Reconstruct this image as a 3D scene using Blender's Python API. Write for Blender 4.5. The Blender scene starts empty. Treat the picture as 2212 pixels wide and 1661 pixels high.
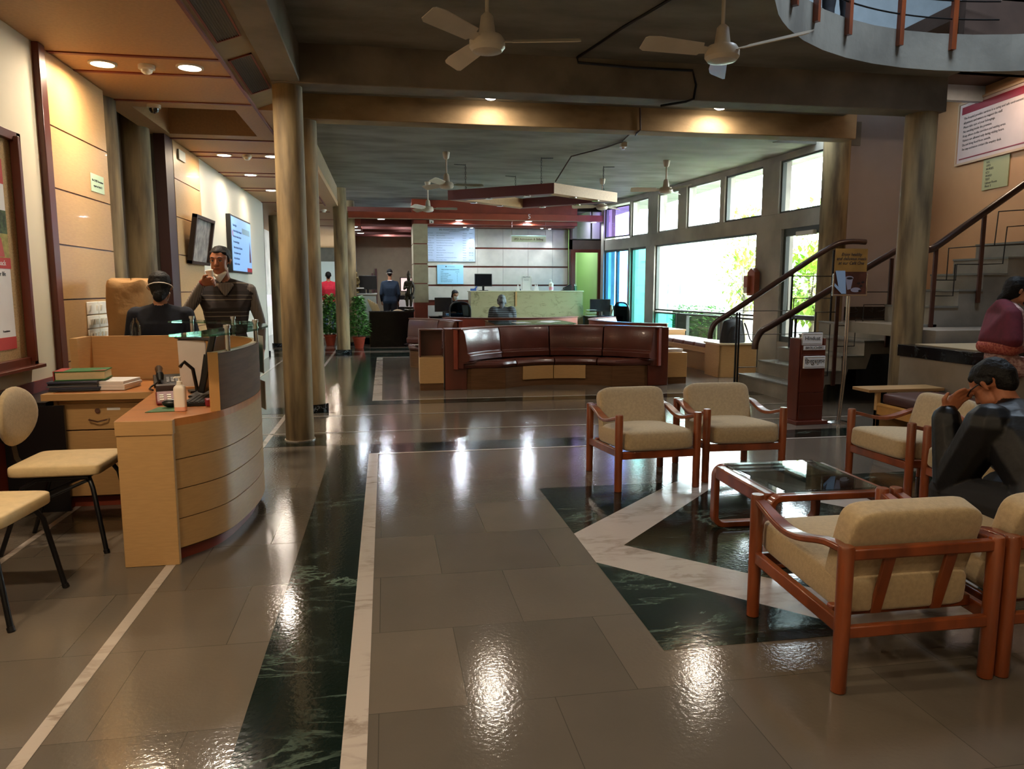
import bpy, bmesh, math, random
import numpy as np
from mathutils import Vector, Matrix, Euler
R = math.radians
S = bpy.context.scene
COL = S.collection
random.seed(7)

# ------------------------------------------------------------ camera, sky, exposure
cam = bpy.data.cameras.new('camera'); co = bpy.data.objects.new('camera', cam); COL.objects.link(co)
cam.sensor_width = 36; cam.lens = 26.04; cam.clip_start = .05; cam.clip_end = 300
co.location = (0, 0, 1.45); co.rotation_euler = (R(90 - 7.4245), 0, R(-9.7067))
S.camera = co
S.view_settings.view_transform = 'Standard'; S.view_settings.look = 'None'
S.view_settings.gamma = 1; S.view_settings.use_curve_mapping = False
S.view_settings.exposure = 1.1
S.cycles.use_denoising = True
S.cycles.max_bounces = 8; S.cycles.diffuse_bounces = 4; S.cycles.glossy_bounces = 4
S.cycles.transparent_max_bounces = 12; S.cycles.transmission_bounces = 6
S.cycles.caustics_reflective = False; S.cycles.caustics_refractive = False
S.cycles.sample_clamp_indirect = 4
W = bpy.data.worlds.new('sky'); S.world = W; W.use_nodes = True
wn = W.node_tree.nodes; wb = wn['Background']
wb.inputs[0].default_value = (.80, .93, 1.0, 1); wb.inputs[1].default_value = 17.0
sun = bpy.data.lights.new('sun', 'SUN'); so = bpy.data.objects.new('sun', sun); COL.objects.link(so)
sun.energy = 3.0; sun.angle = R(20); so.rotation_euler = (R(35), R(50), R(-20))

def portal(x, y, z, w, h, rot):      # tells Cycles where daylight enters; emits nothing itself
    l = bpy.data.lights.new('portal', 'AREA'); l.shape = 'RECTANGLE'; l.size = w; l.size_y = h
    l.cycles.is_portal = True
    o = bpy.data.objects.new('portal', l); COL.objects.link(o); o.location = (x, y, z); o.rotation_euler = rot
portal(6.75, 13.6, 2.0, 7.6, 3.4, (0, R(90), R(5.5)))

# ------------------------------------------------------------ helpers
def lin(h):
    h = h.lstrip('#'); c = [int(h[i:i+2], 16) / 255 for i in (0, 2, 4)]
    return tuple((v / 12.92 if v <= .04045 else ((v + .055) / 1.055) ** 2.4) for v in c) + (1,)
MATS = {}
def mat(name, col, rough=.5, metal=0, var=0, scale=6, stretch=(1, 1, 1), bump=0, bscale=None, col2=None, emis=0, spec=.5, coat=0, detail=4, coord='Object', sheen=0):
    if name in MATS: return MATS[name]
    m = bpy.data.materials.new(name); m.use_nodes = True; MATS[name] = m
    nt = m.node_tree; N = nt.nodes; L = nt.links; b = N['Principled BSDF']
    c = lin(col) if isinstance(col, str) else tuple(col) + (1,)
    b.inputs['Base Color'].default_value = c; b.inputs['Roughness'].default_value = rough
    b.inputs['Metallic'].default_value = metal; b.inputs['Specular IOR Level'].default_value = spec
    b.inputs['Coat Weight'].default_value = coat; b.inputs['Sheen Weight'].default_value = sheen
    if emis:
        b.inputs['Emission Color'].default_value = c; b.inputs['Emission Strength'].default_value = emis
    if var or bump or col2:
        tc = N.new('ShaderNodeTexCoord'); mp = N.new('ShaderNodeMapping'); L.new(tc.outputs[coord], mp.inputs[0])
        mp.inputs['Scale'].default_value = stretch
        nz = N.new('ShaderNodeTexNoise'); nz.inputs['Scale'].default_value = scale; nz.inputs['Detail'].default_value = detail
        L.new(mp.outputs[0], nz.inputs[0])
        if var or col2:
            rp = N.new('ShaderNodeValToRGB'); L.new(nz.outputs[0], rp.inputs[0])
            rp.color_ramp.elements[0].position = .37; rp.color_ramp.elements[1].position = .63
            if col2:
                rp.color_ramp.elements[0].color = c; rp.color_ramp.elements[1].color = lin(col2)
            else:
                rp.color_ramp.elements[0].color = tuple(v * (1 - var) for v in c[:3]) + (1,)
                rp.color_ramp.elements[1].color = tuple(min(1, v * (1 + var)) for v in c[:3]) + (1,)
            L.new(rp.outputs[0], b.inputs['Base Color'])
        if bump:
            n2 = N.new('ShaderNodeTexNoise'); n2.inputs['Scale'].default_value = bscale or scale * 3; n2.inputs['Detail'].default_value = 3
            L.new(mp.outputs[0], n2.inputs[0])
            bp = N.new('ShaderNodeBump'); bp.inputs['Strength'].default_value = bump; bp.inputs['Distance'].default_value = .01
            L.new(n2.outputs[0], bp.inputs['Height']); L.new(bp.outputs[0], b.inputs['Normal'])
    return m
def glassmat(name, tint=(1, 1, 1), refl=.12, rough=.0, gcol=(1, 1, 1), k=.25):
    m = bpy.data.materials.new(name); m.use_nodes = True; nt = m.node_tree; N = nt.nodes; L = nt.links; N.clear()
    o = N.new('ShaderNodeOutputMaterial'); t = N.new('ShaderNodeBsdfTransparent'); t.inputs[0].default_value = tuple(tint) + (1,)
    g = N.new('ShaderNodeBsdfGlossy'); g.inputs['Roughness'].default_value = rough; g.inputs[0].default_value = tuple(gcol) + (1,)
    lw = N.new('ShaderNodeLayerWeight'); lw.inputs[0].default_value = refl
    mk = N.new('ShaderNodeMath'); mk.operation = 'MULTIPLY'; mk.inputs[1].default_value = k; L.new(lw.outputs['Fresnel'], mk.inputs[0])
    mx = N.new('ShaderNodeMixShader'); L.new(mk.outputs[0], mx.inputs[0]); L.new(t.outputs[0], mx.inputs[1]); L.new(g.outputs[0], mx.inputs[2])
    L.new(mx.outputs[0], o.inputs[0]); return m

class MB:
    def __init__(s): s.bm = bmesh.new(); s.m = 0
    def _f(s, vs):
        try:
            f = s.bm.faces.new(vs); f.material_index = s.m; return f
        except ValueError: return None
    def box(s, x0, x1, y0, y1, z0, z1):
        v = [s.bm.verts.new(p) for p in ((x0,y0,z0),(x1,y0,z0),(x1,y1,z0),(x0,y1,z0),(x0,y0,z1),(x1,y0,z1),(x1,y1,z1),(x0,y1,z1))]
        for q in ((3,2,1,0),(4,5,6,7),(0,1,5,4),(1,2,6,5),(2,3,7,6),(3,0,4,7)): s._f([v[i] for i in q])
        return s
    def obox(s, c, size, rz=0, rx=0, ry=0):
        M = Matrix.Translation(c) @ Euler((rx, ry, rz)).to_matrix().to_4x4()
        a, b, d = (t / 2 for t in size)
        v = [s.bm.verts.new(M @ Vector(p)) for p in ((-a,-b,-d),(a,-b,-d),(a,b,-d),(-a,b,-d),(-a,-b,d),(a,-b,d),(a,b,d),(-a,b,d))]
        for q in ((3,2,1,0),(4,5,6,7),(0,1,5,4),(1,2,6,5),(2,3,7,6),(3,0,4,7)): s._f([v[i] for i in q])
        return s
    def ext(s, pts, vec):            # polygon (3-D points) extruded along vec
        vec = Vector(vec); a = [s.bm.verts.new(p) for p in pts]; b = [s.bm.verts.new(Vector(p) + vec) for p in pts]
        n = len(pts); s._f(a[::-1]); s._f(b)
        for i in range(n): s._f([a[i], a[(i+1) % n], b[(i+1) % n], b[i]])
        return s
    def prism(s, pts, z0, z1): return s.ext([(x, y, z0) for x, y in pts], (0, 0, z1 - z0))
    def wall(s, path, t, z0, z1):    # ribbon of thickness t (to the left of the path)
        L, Rr = [], []
        n = len(path)
        for i in range(n):
            a = Vector(path[max(0, i-1)]); b = Vector(path[min(n-1, i+1)]); d = (b - a).normalized(); nn = Vector((-d.y, d.x))
            p = Vector(path[i]); Rr.append(p); L.append(p + nn * t)
        for i in range(n - 1):
            q = [Rr[i], Rr[i+1], L[i+1], L[i]]
            v = [s.bm.verts.new((p.x, p.y, z)) for z in (z0, z1) for p in q]
            s._f([v[3],v[2],v[1],v[0]]); s._f(v[4:8]); s._f([v[0],v[1],v[5],v[4]]); s._f([v[2],v[3],v[7],v[6]])
            if i == 0: s._f([v[3],v[0],v[4],v[7]])
            if i == n-2: s._f([v[1],v[2],v[6],v[5]])
        bmesh.ops.remove_doubles(s.bm, verts=s.bm.verts, dist=1e-5)
        return s
    def cyl(s, p0, p1, r0, r1=None, seg=16, caps=True):
        r1 = r0 if r1 is None else r1
        return s.tube([p0, p1], [r0, r1], seg, caps)
    def tube(s, path, r, seg=10, caps=True, sq=None, closed=False):
        P = [Vector(p) for p in path]; n = len(P); rr = r if isinstance(r, (list, tuple)) else [r] * n
        rings = []; prev = None
        for i in range(n):
            if closed: d = (P[(i+1) % n] - P[i-1]).normalized()
            else: d = (P[min(n-1, i+1)] - P[max(0, i-1)]).normalized()
            if prev is None:
                u = d.orthogonal().normalized() if abs(d.z) > .9 or sq is None else Vector((0,0,1)).cross(d).normalized()
                if abs(d.z) <= .9: u = Vector((0,0,1)).cross(d).normalized()
            else:
                u = (prev - d * prev.dot(d)).normalized()
            prev = u; w = d.cross(u)
            ring = []
            for k in range(seg):
                a = 2 * math.pi * (k + (.5 if sq else 0)) / seg
                ca, sa = math.cos(a), math.sin(a)
                if sq: ring.append(s.bm.verts.new(P[i] + u * (sq[0] * (1 if ca > 0 else -1)) + w * (sq[1] * (1 if sa > 0 else -1))))
                else: ring.append(s.bm.verts.new(P[i] + (u * ca + w * sa) * rr[i]))
            rings.append(ring)
        for i in range(n if closed else n - 1):
            a, b = rings[i], rings[(i+1) % n]
            for k in range(seg): s._f([a[k], a[(k+1) % seg], b[(k+1) % seg], b[k]])
        if caps and not closed: s._f(rings[0][::-1]); s._f(rings[-1])
        return s
    def lathe(s, prof, c=(0, 0, 0), seg=24):   # prof: list of (r, z)
        rings = []
        for r, z in prof:
            if r < 1e-5: rings.append([s.bm.verts.new((c[0], c[1], c[2] + z))])
            else: rings.append([s.bm.verts.new((c[0] + r * math.cos(2*math.pi*k/seg), c[1] + r * math.sin(2*math.pi*k/seg), c[2] + z)) for k in range(seg)])
        for a, b in zip(rings, rings[1:]):
            for k in range(seg):
                k2 = (k + 1) % seg
                if len(a) == 1 and len(b) == 1: continue
                if len(a) == 1: s._f([a[0], b[k2], b[k]])
                elif len(b) == 1: s._f([a[k], a[k2], b[0]])
                else: s._f([a[k], a[k2], b[k2], b[k]])
        if len(rings[0]) > 1: s._f(rings[0][::-1])
        if len(rings[-1]) > 1: s._f(rings[-1])
        return s
    def ball(s, c, r, seg=14, rings=9, rot=None):
        r = (r, r, r) if not isinstance(r, (tuple, list)) else r
        M = (rot.to_matrix() if rot else Matrix.Identity(3))
        g = []
        for i in range(rings + 1):
            t = math.pi * i / rings
            g.append([Vector(c) + M @ Vector((r[0]*math.sin(t)*math.cos(2*math.pi*k/seg), r[1]*math.sin(t)*math.sin(2*math.pi*k/seg), -r[2]*math.cos(t))) for k in range(seg if 0 < i < rings else 1)])
        V = [[s.bm.verts.new(p) for p in row] for row in g]
        for a, b in zip(V, V[1:]):
            for k in range(seg):
                k2 = (k + 1) % seg
                if len(a) == 1: s._f([a[0], b[k2], b[k]])
                elif len(b) == 1: s._f([a[k], a[k2], b[0]])
                else: s._f([a[k], a[k2], b[k2], b[k]])
        return s
    def surf(s, fn, nu, nv, closed_u=False):
        V = [[s.bm.verts.new(fn(i / nu, j / nv)) for j in range(nv + 1)] for i in range(nu + (0 if closed_u else 1))]
        for i in range(nu):
            a, b = V[i], V[(i+1) % len(V)]
            for j in range(nv): s._f([a[j], b[j], b[j+1], a[j+1]])
        return s
    def build(s, name, m, parent=None, smooth=True, bevel=0, loc=None, rz=0, seg=2, ang=38):
        bm = s.bm; bmesh.ops.recalc_face_normals(bm, faces=bm.faces)
        me = bpy.data.meshes.new(name)
        if smooth:
            for f in bm.faces: f.smooth = True
            for e in bm.edges:
                if len(e.link_faces) == 2 and e.calc_face_angle(0) > R(ang): e.smooth = False
        bm.to_mesh(me); bm.free()
        for x in (m if isinstance(m, (list, tuple)) else [m]): me.materials.append(x)
        o = bpy.data.objects.new(name, me); COL.objects.link(o)
        if parent: o.parent = parent
        if loc: o.location = loc
        if rz: o.rotation_euler = (0, 0, rz)
        if bevel:
            b = o.modifiers.new('bevel', 'BEVEL'); b.width = bevel; b.segments = seg; b.limit_method = 'ANGLE'; b.angle_limit = R(35)
        return o
def thing(name, label, cat, loc=(0, 0, 0), rz=0, group=None):
    o = bpy.data.objects.new(name, None); COL.objects.link(o); o.empty_display_size = .1
    o.location = loc; o.rotation_euler = (0, 0, rz); return tag(o, label, cat, group)
def tag(o, label, cat, group=None, kind=None):
    if label: o['label'] = label
    if cat: o['category'] = cat
    if group: o['group'] = group
    if kind: o['kind'] = kind
    return o
def struct(o): o['kind'] = 'structure'; return o
def kids(o): return [c for c in COL.objects if c.parent == o]
def copy_tree(o, loc=None, rz=None, label=None, group=None, parent=None):
    c = o.copy(); COL.objects.link(c)
    if parent: c.parent = parent
    if loc is not None: c.location = loc
    if rz is not None: c.rotation_euler = (0, 0, rz)
    if label: c['label'] = label
    if group: c['group'] = group
    for k in kids(o): copy_tree(k, parent=c)
    return c
def text(body, size, m, loc, rot, parent=None, name='lettering', align='CENTER', ext=.0008, sx=1, shear=0, sp=1):
    cu = bpy.data.curves.new('t', 'FONT'); cu.body = body; cu.size = size; cu.align_x = align; cu.align_y = 'CENTER'
    cu.extrude = ext; cu.shear = shear; cu.resolution_u = 2; cu.space_character = sp
    t = bpy.data.objects.new('t', cu); COL.objects.link(t)
    dg = bpy.context.evaluated_depsgraph_get(); dg.update()
    me = bpy.data.meshes.new_from_object(t.evaluated_get(dg)); COL.objects.unlink(t)
    if sx != 1:
        for v in me.vertices: v.co.x *= sx
    me.materials.clear(); me.materials.append(m)
    o = bpy.data.objects.new(name, me); COL.objects.link(o); o.location = loc; o.rotation_euler = rot
    if parent: o.parent = parent
    return o
FRONT = (R(90), 0, 0)               # text seen by someone looking along +Y
def lamp(x, y, z, power, col, size=.12, spot=None, parent=None, blend=.6):
    l = bpy.data.lights.new('lamp', 'SPOT' if spot else 'AREA')
    if spot: l.spot_size = R(spot); l.spot_blend = blend; l.shadow_soft_size = size / 2
    else: l.shape = 'DISK'; l.size = size
    l.energy = power; l.color = col
    o = bpy.data.objects.new('light_source', l); COL.objects.link(o); o.location = (x, y, z)
    if parent: o.parent = parent
    return o

# ------------------------------------------------------------ materials
def concrete(name, c1, c2, rough=.75, s=1.2, st=(1, 1, 1)):
    m = mat(name, c1, rough, col2=c2, scale=s, stretch=st, bump=.25, bscale=18, detail=8); return m
M_conc = concrete('concrete', '6a6257', '8a8073', s=1.6)
M_conc_c = concrete('ceiling concrete', '6f6c64', '8d8a80', s=1.3, st=(1, 2.2, 1))
M_conc_col = concrete('column concrete', '55462f', '8f7a56', s=8.0, st=(1, 1, .14))
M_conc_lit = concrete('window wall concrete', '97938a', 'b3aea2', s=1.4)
M_beam = concrete('warm lit beam concrete', '7d6545', 'a58a63', s=1.3, st=(1, 1, 2))  # warm lamp glow on the second beam is put into this colour
M_ply = mat('oak veneer', 'b8915f', .42, var=.045, scale=14, stretch=(1, 1, 7), coord='Object', coat=.05)
M_ply_h = mat('oak veneer flat grain', 'b68e5c', .45, var=.045, scale=12, stretch=(1, 1, 9))
M_plyc = mat('wood ceiling board', 'c39a70', .55, var=.05, scale=40)
M_dveneer = mat('brown walnut veneer', '64472f', .7, spec=.15, var=.12, scale=4, stretch=(1, 1, 10))
M_red = mat('dark red polished wood', '5c281a', .35, var=.18, scale=4, stretch=(1, 1, .3), coat=.2)
M_redbeam = mat('red brown laminate', '7c3320', .45, var=.12, scale=3)
M_maroon = mat('maroon board', '4c2a28', .5, var=.1)
M_teak = mat('teak chair wood', '7c3c1c', .30, var=.3, scale=9, stretch=(1, 1, .25), coat=.35)
M_cream = mat('cream wall paint', 'd9ccb0', .7, var=.03, scale=2)
M_grey_wall = mat('grey lilac wall paint', 'a39a98', .7, var=.04, scale=1.5)
M_orange = mat('orange wall paint', 'b58a62', .7, var=.05, scale=1.5)
M_tile = mat('grey stone wall tile', 'b5b2a6', .35, var=.05, scale=6)
M_tileb = mat('beige pillar tile', 'a3977c', .55, var=.06, scale=9)
M_fabric = mat('cream upholstery', 'b49e7a', .95, var=.07, scale=60, bump=.25, bscale=220, sheen=.3)
M_fabric2 = mat('cream vinyl', 'd3b98a', .6, var=.05, scale=20, bump=.1, bscale=60)
M_leather = mat('maroon leatherette', '54281f', .30, var=.14, scale=5, bump=.12, bscale=40, coat=.15)
M_leather2 = mat('brown leatherette', '6c3a35', .42, var=.1, scale=5, bump=.1, bscale=40)
M_black = mat('black plastic', '0c0c0e', .35)
M_blackm = mat('black metal', '101012', .4, metal=.3)
M_blackg = mat('polished black granite', '040405', .15, spec=.25)
M_chrome = mat('chrome', 'd0d0d0', .15, metal=1)
M_white = mat('white paint', 'dedacd', .5)
M_paper = mat('paper', 'dcd8d4', .8, var=.03)
M_whitep = mat('white plastic', 'e2ddd0', .4)
M_fan = mat('fan enamel', 'cfc3b0', .4, var=.06, scale=5)
M_terra = mat('terracotta', 'b0452a', .7, var=.1)
M_leaf = mat('leaf green', '35752c', .45, col2='7db85a', scale=14)
M_leafo = mat('outdoor leaf', '6fa03a', .6, col2='b9d060', scale=5)
M_soil = mat('soil', '2a1d14', .9, var=.3)
M_ink = mat('dark ink', '20242c', .8)
M_skin = mat('warm brown skin', '9a5f40', .55, var=.06, scale=20)
M_skin2 = mat('light brown skin', 'b07a5a', .55, var=.06, scale=20)
M_hair = mat('black hair', '0a0807', .6, spec=.25, bump=.6, bscale=70)
M_glass = glassmat('clear glass', (.96, .98, .97), .12)
M_glassg = glassmat('green edged glass', (.55, .75, .68), .35, k=.7)
M_glasst = glassmat('dark table glass', (.62, .68, .66), .35, k=.8)
M_teal = glassmat('teal tinted glass', (.45, .90, .86), .1)
M_blueg = glassmat('blue tinted glass', (.28, .62, .92), .1)
M_violet = glassmat('violet tinted glass', (.62, .50, .86), .1)

def stone(name, base, vein, scale, thr, rough, w=.03):
    m = bpy.data.materials.new(name); m.use_nodes = True; nt = m.node_tree; N = nt.nodes; L = nt.links; b = N['Principled BSDF']
    tc = N.new('ShaderNodeTexCoord'); n1 = N.new('ShaderNodeTexNoise'); n1.inputs['Scale'].default_value = scale; n1.inputs['Detail'].default_value = 12; n1.inputs['Roughness'].default_value = .62; n1.inputs['Distortion'].default_value = .5
    mpp = N.new('ShaderNodeMapping'); mpp.inputs['Rotation'].default_value = (.2, 0, .6); mpp.inputs['Scale'].default_value = (.45, 1.3, 1); L.new(tc.outputs['Object'], mpp.inputs[0]); L.new(mpp.outputs[0], n1.inputs[0])
    r = N.new('ShaderNodeValToRGB'); L.new(n1.outputs[0], r.inputs[0]); e = r.color_ramp.elements
    e[0].position = thr - w; e[0].color = (0, 0, 0, 1); e[1].position = thr + w; e[1].color = (0, 0, 0, 1)
    k = r.color_ramp.elements.new(thr); k.color = (1, 1, 1, 1)
    n2 = N.new('ShaderNodeTexNoise'); n2.inputs['Scale'].default_value = scale * .7; n2.inputs['Detail'].default_value = 3
    L.new(tc.outputs['Object'], n2.inputs[0])
    r2 = N.new('ShaderNodeValToRGB'); L.new(n2.outputs[0], r2.inputs[0]); r2.color_ramp.elements[0].position = .42; r2.color_ramp.elements[1].position = .68
    mu = N.new('ShaderNodeMath'); mu.operation = 'MULTIPLY'; L.new(r.outputs[0], mu.inputs[0]); L.new(r2.outputs[0], mu.inputs[1])
    mx = N.new('ShaderNodeMix'); mx.data_type = 'RGBA'; L.new(mu.outputs[0], mx.inputs[0]); mx.inputs[6].default_value = lin(base); mx.inputs[7].default_value = lin(vein)
    L.new(mx.outputs[2], b.inputs['Base Color']); b.inputs['Roughness'].default_value = rough
    n3 = N.new('ShaderNodeTexNoise'); n3.inputs['Scale'].default_value = 45; L.new(tc.outputs['Object'], n3.inputs[0])
    bp = N.new('ShaderNodeBump'); bp.inputs['Strength'].default_value = .05; bp.inputs['Distance'].default_value = .01; L.new(n3.outputs[0], bp.inputs['Height']); L.new(bp.outputs[0], b.inputs['Normal'])
    return m
M_green = stone('green marble', '101b17', '66776a', 2.6, .5, .10, .022)
M_marble = stone('white marble', 'b7aba0', '8a7c70', 4, .5, .13, .05)
M_blackmar = stone('black marble', '0c1012', '70777c', 6, .5, .15, .02)
M_olive = stone('olive marble', 'a59e7c', '6a6a48', 5, .5, .3, .03)

def kota():
    m = bpy.data.materials.new('grey stone slabs'); m.use_nodes = True; nt = m.node_tree; N = nt.nodes; L = nt.links; b = N['Principled BSDF']
    tc = N.new('ShaderNodeTexCoord'); mp = N.new('ShaderNodeMapping'); L.new(tc.outputs['Object'], mp.inputs[0]); mp.inputs['Location'].default_value = (.05, .02, 0)
    br = N.new('ShaderNodeTexBrick'); L.new(mp.outputs[0], br.inputs[0]); br.offset = .5; br.inputs['Scale'].default_value = 1
    br.inputs['Brick Width'].default_value = .62; br.inputs['Row Height'].default_value = .61; br.inputs['Mortar Size'].default_value = .0016; br.inputs['Mortar Smooth'].default_value = 0
    br.inputs['Color1'].default_value = lin('5f5850'); br.inputs['Color2'].default_value = lin('70665b'); br.inputs['Mortar'].default_value = lin('4b463e'); br.inputs['Bias'].default_value = -.2
    n1 = N.new('ShaderNodeTexNoise'); n1.inputs['Scale'].default_value = 2.2; n1.inputs['Detail'].default_value = 6; L.new(tc.outputs['Object'], n1.inputs[0])
    mx = N.new('ShaderNodeMix'); mx.data_type = 'RGBA'; mx.blend_type = 'MULTIPLY'; mx.inputs[0].default_value = 1
    r = N.new('ShaderNodeValToRGB'); L.new(n1.outputs[0], r.inputs[0]); r.color_ramp.elements[0].color = (.82, .82, .8, 1); r.color_ramp.elements[1].color = (1.12, 1.1, 1.05, 1)
    L.new(br.outputs[0], mx.inputs[6]); L.new(r.outputs[0], mx.inputs[7]); L.new(mx.outputs[2], b.inputs['Base Color'])
    n3 = N.new('ShaderNodeTexNoise'); n3.inputs['Scale'].default_value = 55; n3.inputs['Detail'].default_value = 4; L.new(tc.outputs['Object'], n3.inputs[0])
    rr = N.new('ShaderNodeMapRange'); L.new(n1.outputs[0], rr.inputs[0]); rr.inputs[3].default_value = .07; rr.inputs[4].default_value = .13; L.new(rr.outputs[0], b.inputs['Roughness'])
    bp = N.new('ShaderNodeBump'); bp.inputs['Strength'].default_value = .07; bp.inputs['Distance'].default_value = .01; L.new(n3.outputs[0], bp.inputs['Height']); L.new(bp.outputs[0], b.inputs['Normal'])
    return m
M_kota = kota()

# ------------------------------------------------------------ floor with its inlays
f = MB(); f.box(-3.6, 9, -3, 34, -.1, 0)
def inlay(idx, pts):
    f.m = idx; v = [f.bm.verts.new((x, y, .0012 + .0003 * idx)) for x, y in pts]; f._f(v)
def rect(idx, x0, x1, y0, y1): inlay(idx, [(x0, y0), (x1, y0), (x1, y1), (x0, y1)])
G, Wm = 1, 2
rect(G, -.50, -.165, -3, 6.53); rect(Wm, -.165, -.085, -3, 6.53); rect(Wm, -.085, 7.2, 6.49, 6.53)
rect(G, -.50, 7.2, 6.53, 6.92)
rect(G, -3.4, -.55, 6.94, 7.45); rect(G, -3.4, -.55, 8.80, 9.27)
rect(Wm, -3.4, 5.5, 7.545, 7.575); rect(Wm, -3.4, 5.5, 8.55, 8.58)
rect(G, -.50, 5.5, 9.32, 9.65); rect(Wm, -.185, 5.5, 9.65, 9.69); rect(Wm, -.185, -.06, 9.69, 15.75); rect(G, -.50, -.185, 9.65, 15.82)
rect(Wm, -.185, 5.5, 15.75, 15.82); rect(G, -.50, 5.5, 15.82, 16.9); rect(Wm, -3.4, 5.5, 17.3, 17.34); rect(G, -3.4, 5.5, 17.5, 18.2)
rect(G, -3.4, -.55, 16.3, 17.1)
rect(Wm, -1.165, -1.115, -3, 30); rect(Wm, -2.07, -2.03, -3, 30)
f.m = 0
# lounge field: green marble with a white diamond band
rect(G, 1.08, 4.3, 2.68, 5.15)
inlay(Wm, [(1.08, 4.13), (1.08, 3.66), (1.31, 3.89), (2.52, 5.15), (2.12, 5.15)])
inlay(Wm, [(1.08, 3.66), (2.01, 2.68), (2.48, 2.68), (1.31, 3.89)])
inlay(Wm, [(2.44, 5.07), (3.30, 3.95), (3.75, 3.95), (2.80, 5.15), (2.52, 5.15)])
inlay(Wm, [(3.30, 3.95), (2.25, 2.92), (2.48, 2.68), (3.75, 3.95)])
floor = struct(f.build('floor', [M_kota, M_green, M_marble], smooth=False))
# ------------------------------------------------------------ ceiling slab with the round opening
HC, HR = (5.45, 3.97), 2.93
c = MB()
def cbox(x0, x1, y0, y1, z0=3.6, z1=3.95): c.box(x0, x1, y0, y1, z0, z1)
NA = 48
ring = [(HC[0] + HR * math.cos(2*math.pi*k/NA), HC[1] + HR * math.sin(2*math.pi*k/NA)) for k in range(NA)]
X0, X1, Y0c, Y1c = 2.0, 9.0, .9, 6.98
def sq(a):                                    # point on the square outline in direction a from the hole centre
    dx, dy = math.cos(a), math.sin(a); t = 1e9
    if dx > 1e-6: t = min(t, (X1 - HC[0]) / dx)
    if dx < -1e-6: t = min(t, (X0 - HC[0]) / dx)
    if dy > 1e-6: t = min(t, (Y1c - HC[1]) / dy)
    if dy < -1e-6: t = min(t, (Y0c - HC[1]) / dy)
    return (HC[0] + dx * t, HC[1] + dy * t)
angs = sorted([2*math.pi*k/NA for k in range(NA)] + [math.atan2(y - HC[1], x - HC[0]) % (2*math.pi) for x in (X0, X1) for y in (Y0c, Y1c)])
for a, b in zip(angs, angs[1:] + [angs[0] + 2*math.pi]):
    if b - a < 1e-6: continue
    i0 = (HC[0] + HR*math.cos(a), HC[1] + HR*math.sin(a)); i1 = (HC[0] + HR*math.cos(b), HC[1] + HR*math.sin(b)); o0, o1 = sq(a), sq(b)
    c.prism([i0, o0, o1, i1], 3.6, 3.95)
cbox(-3.7, 6.9, 20.0, 34.1); cbox(-3.7, -.95, -3.1, 20); cbox(-.95, X0, -3, 20.0); cbox(X0, 9, -3, Y0c); cbox(X0, 5.75, Y1c, 20.0); cbox(5.75, 7.2, 10.6, 20.0)
struct(c.build('ceiling', M_conc_c, smooth=False))
c = MB(); c.box(5.75, 9.3, 6.98, 10.6, 4.15, 4.3); c.box(5.75, 9.3, 6.9, 6.98, 3.6, 4.3)
struct(c.build('ceiling', mat('brown stair soffit', '4d3a30', .8, var=.15, scale=3), smooth=False))
# upper storey seen through the opening
c = MB(); c.box(2.0, 9.0, .9, 9.2, 6.9, 7.0); struct(c.build('ceiling', M_white, smooth=False))
c = MB(); c.box(1.9, 9.1, 9.2, 9.3, 3.95, 7.0); c.box(1.9, 2.0, .9, 9.3, 3.95, 7.0); c.box(1.9, 9.1, .8, .9, 3.95, 7.0)
struct(c.build('wall_upper', mat('pale blue grey wall', 'aebcc4', .7, var=.05), smooth=False))
c = MB(); c.box(8.9, 9.0, .9, 9.3, 3.95, 7.0)
struct(c.build('wall_upper_right', M_grey_wall, smooth=False))
c = MB(); c.box(6.35, 9, 7.0, 9.1, 4.35, 4.6); c.box(6.35, 9, 7.0, 7.12, 4.35, 5.2)
struct(c.build('wall_upper_parapet', M_conc, smooth=False))

# ------------------------------------------------------------ beams
b = MB(); b.box(-.95, 5.78, 7.1, 7.38, 3.26, 3.7); b.build('trim_1', M_conc, bevel=.008)['kind'] = 'structure'
b = MB(); b.box(-.95, 5.95, 8.86, 9.12, 3.33, 3.7); b.build('trim_2', M_beam, bevel=.008)['kind'] = 'structure'
b = MB(); b.box(-.95, -.70, -3, 7.1, 3.27, 3.6); b.build('trim_3', M_conc, bevel=.008)['kind'] = 'structure'

# ------------------------------------------------------------ columns
col_lab = [
 ((-.83, 7.26), .132, 3.3, 'tall round concrete column, nearest one, in the middle of the hall'),
 ((-.86, 9.00), .14, 3.36, 'round concrete column standing right behind the nearest one'),
 ((-.92, 16.9), .145, 3.6, 'slim round concrete column between the two potted plants'),
 ((-.84, 19.3), .15, 3.6, 'round concrete column directly behind the one between the potted plants'),
 ((-2.66, 16.8), .15, 3.2, 'round concrete column at the end of the cream wall beside the wall screen'),
 ((-2.60, 19.2), .15, 3.2, 'farthest round concrete column in the left-hand passage'),
 ((-2.66, 7.74), .21, 3.4, 'round concrete column in the alcove, just past the veneered wall panels'),
 ((-2.70, 9.05), .17, 3.4, 'dark round concrete column in the alcove beside the maroon board'),
 ((5.62, 7.26), .155, 3.7, 'round concrete column beside the stairs with a dark stain down its side'),
 ((6.62, 10.3), .19, 3.6, 'thick round concrete column between the glazed door and the grey wall'),
]
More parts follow.
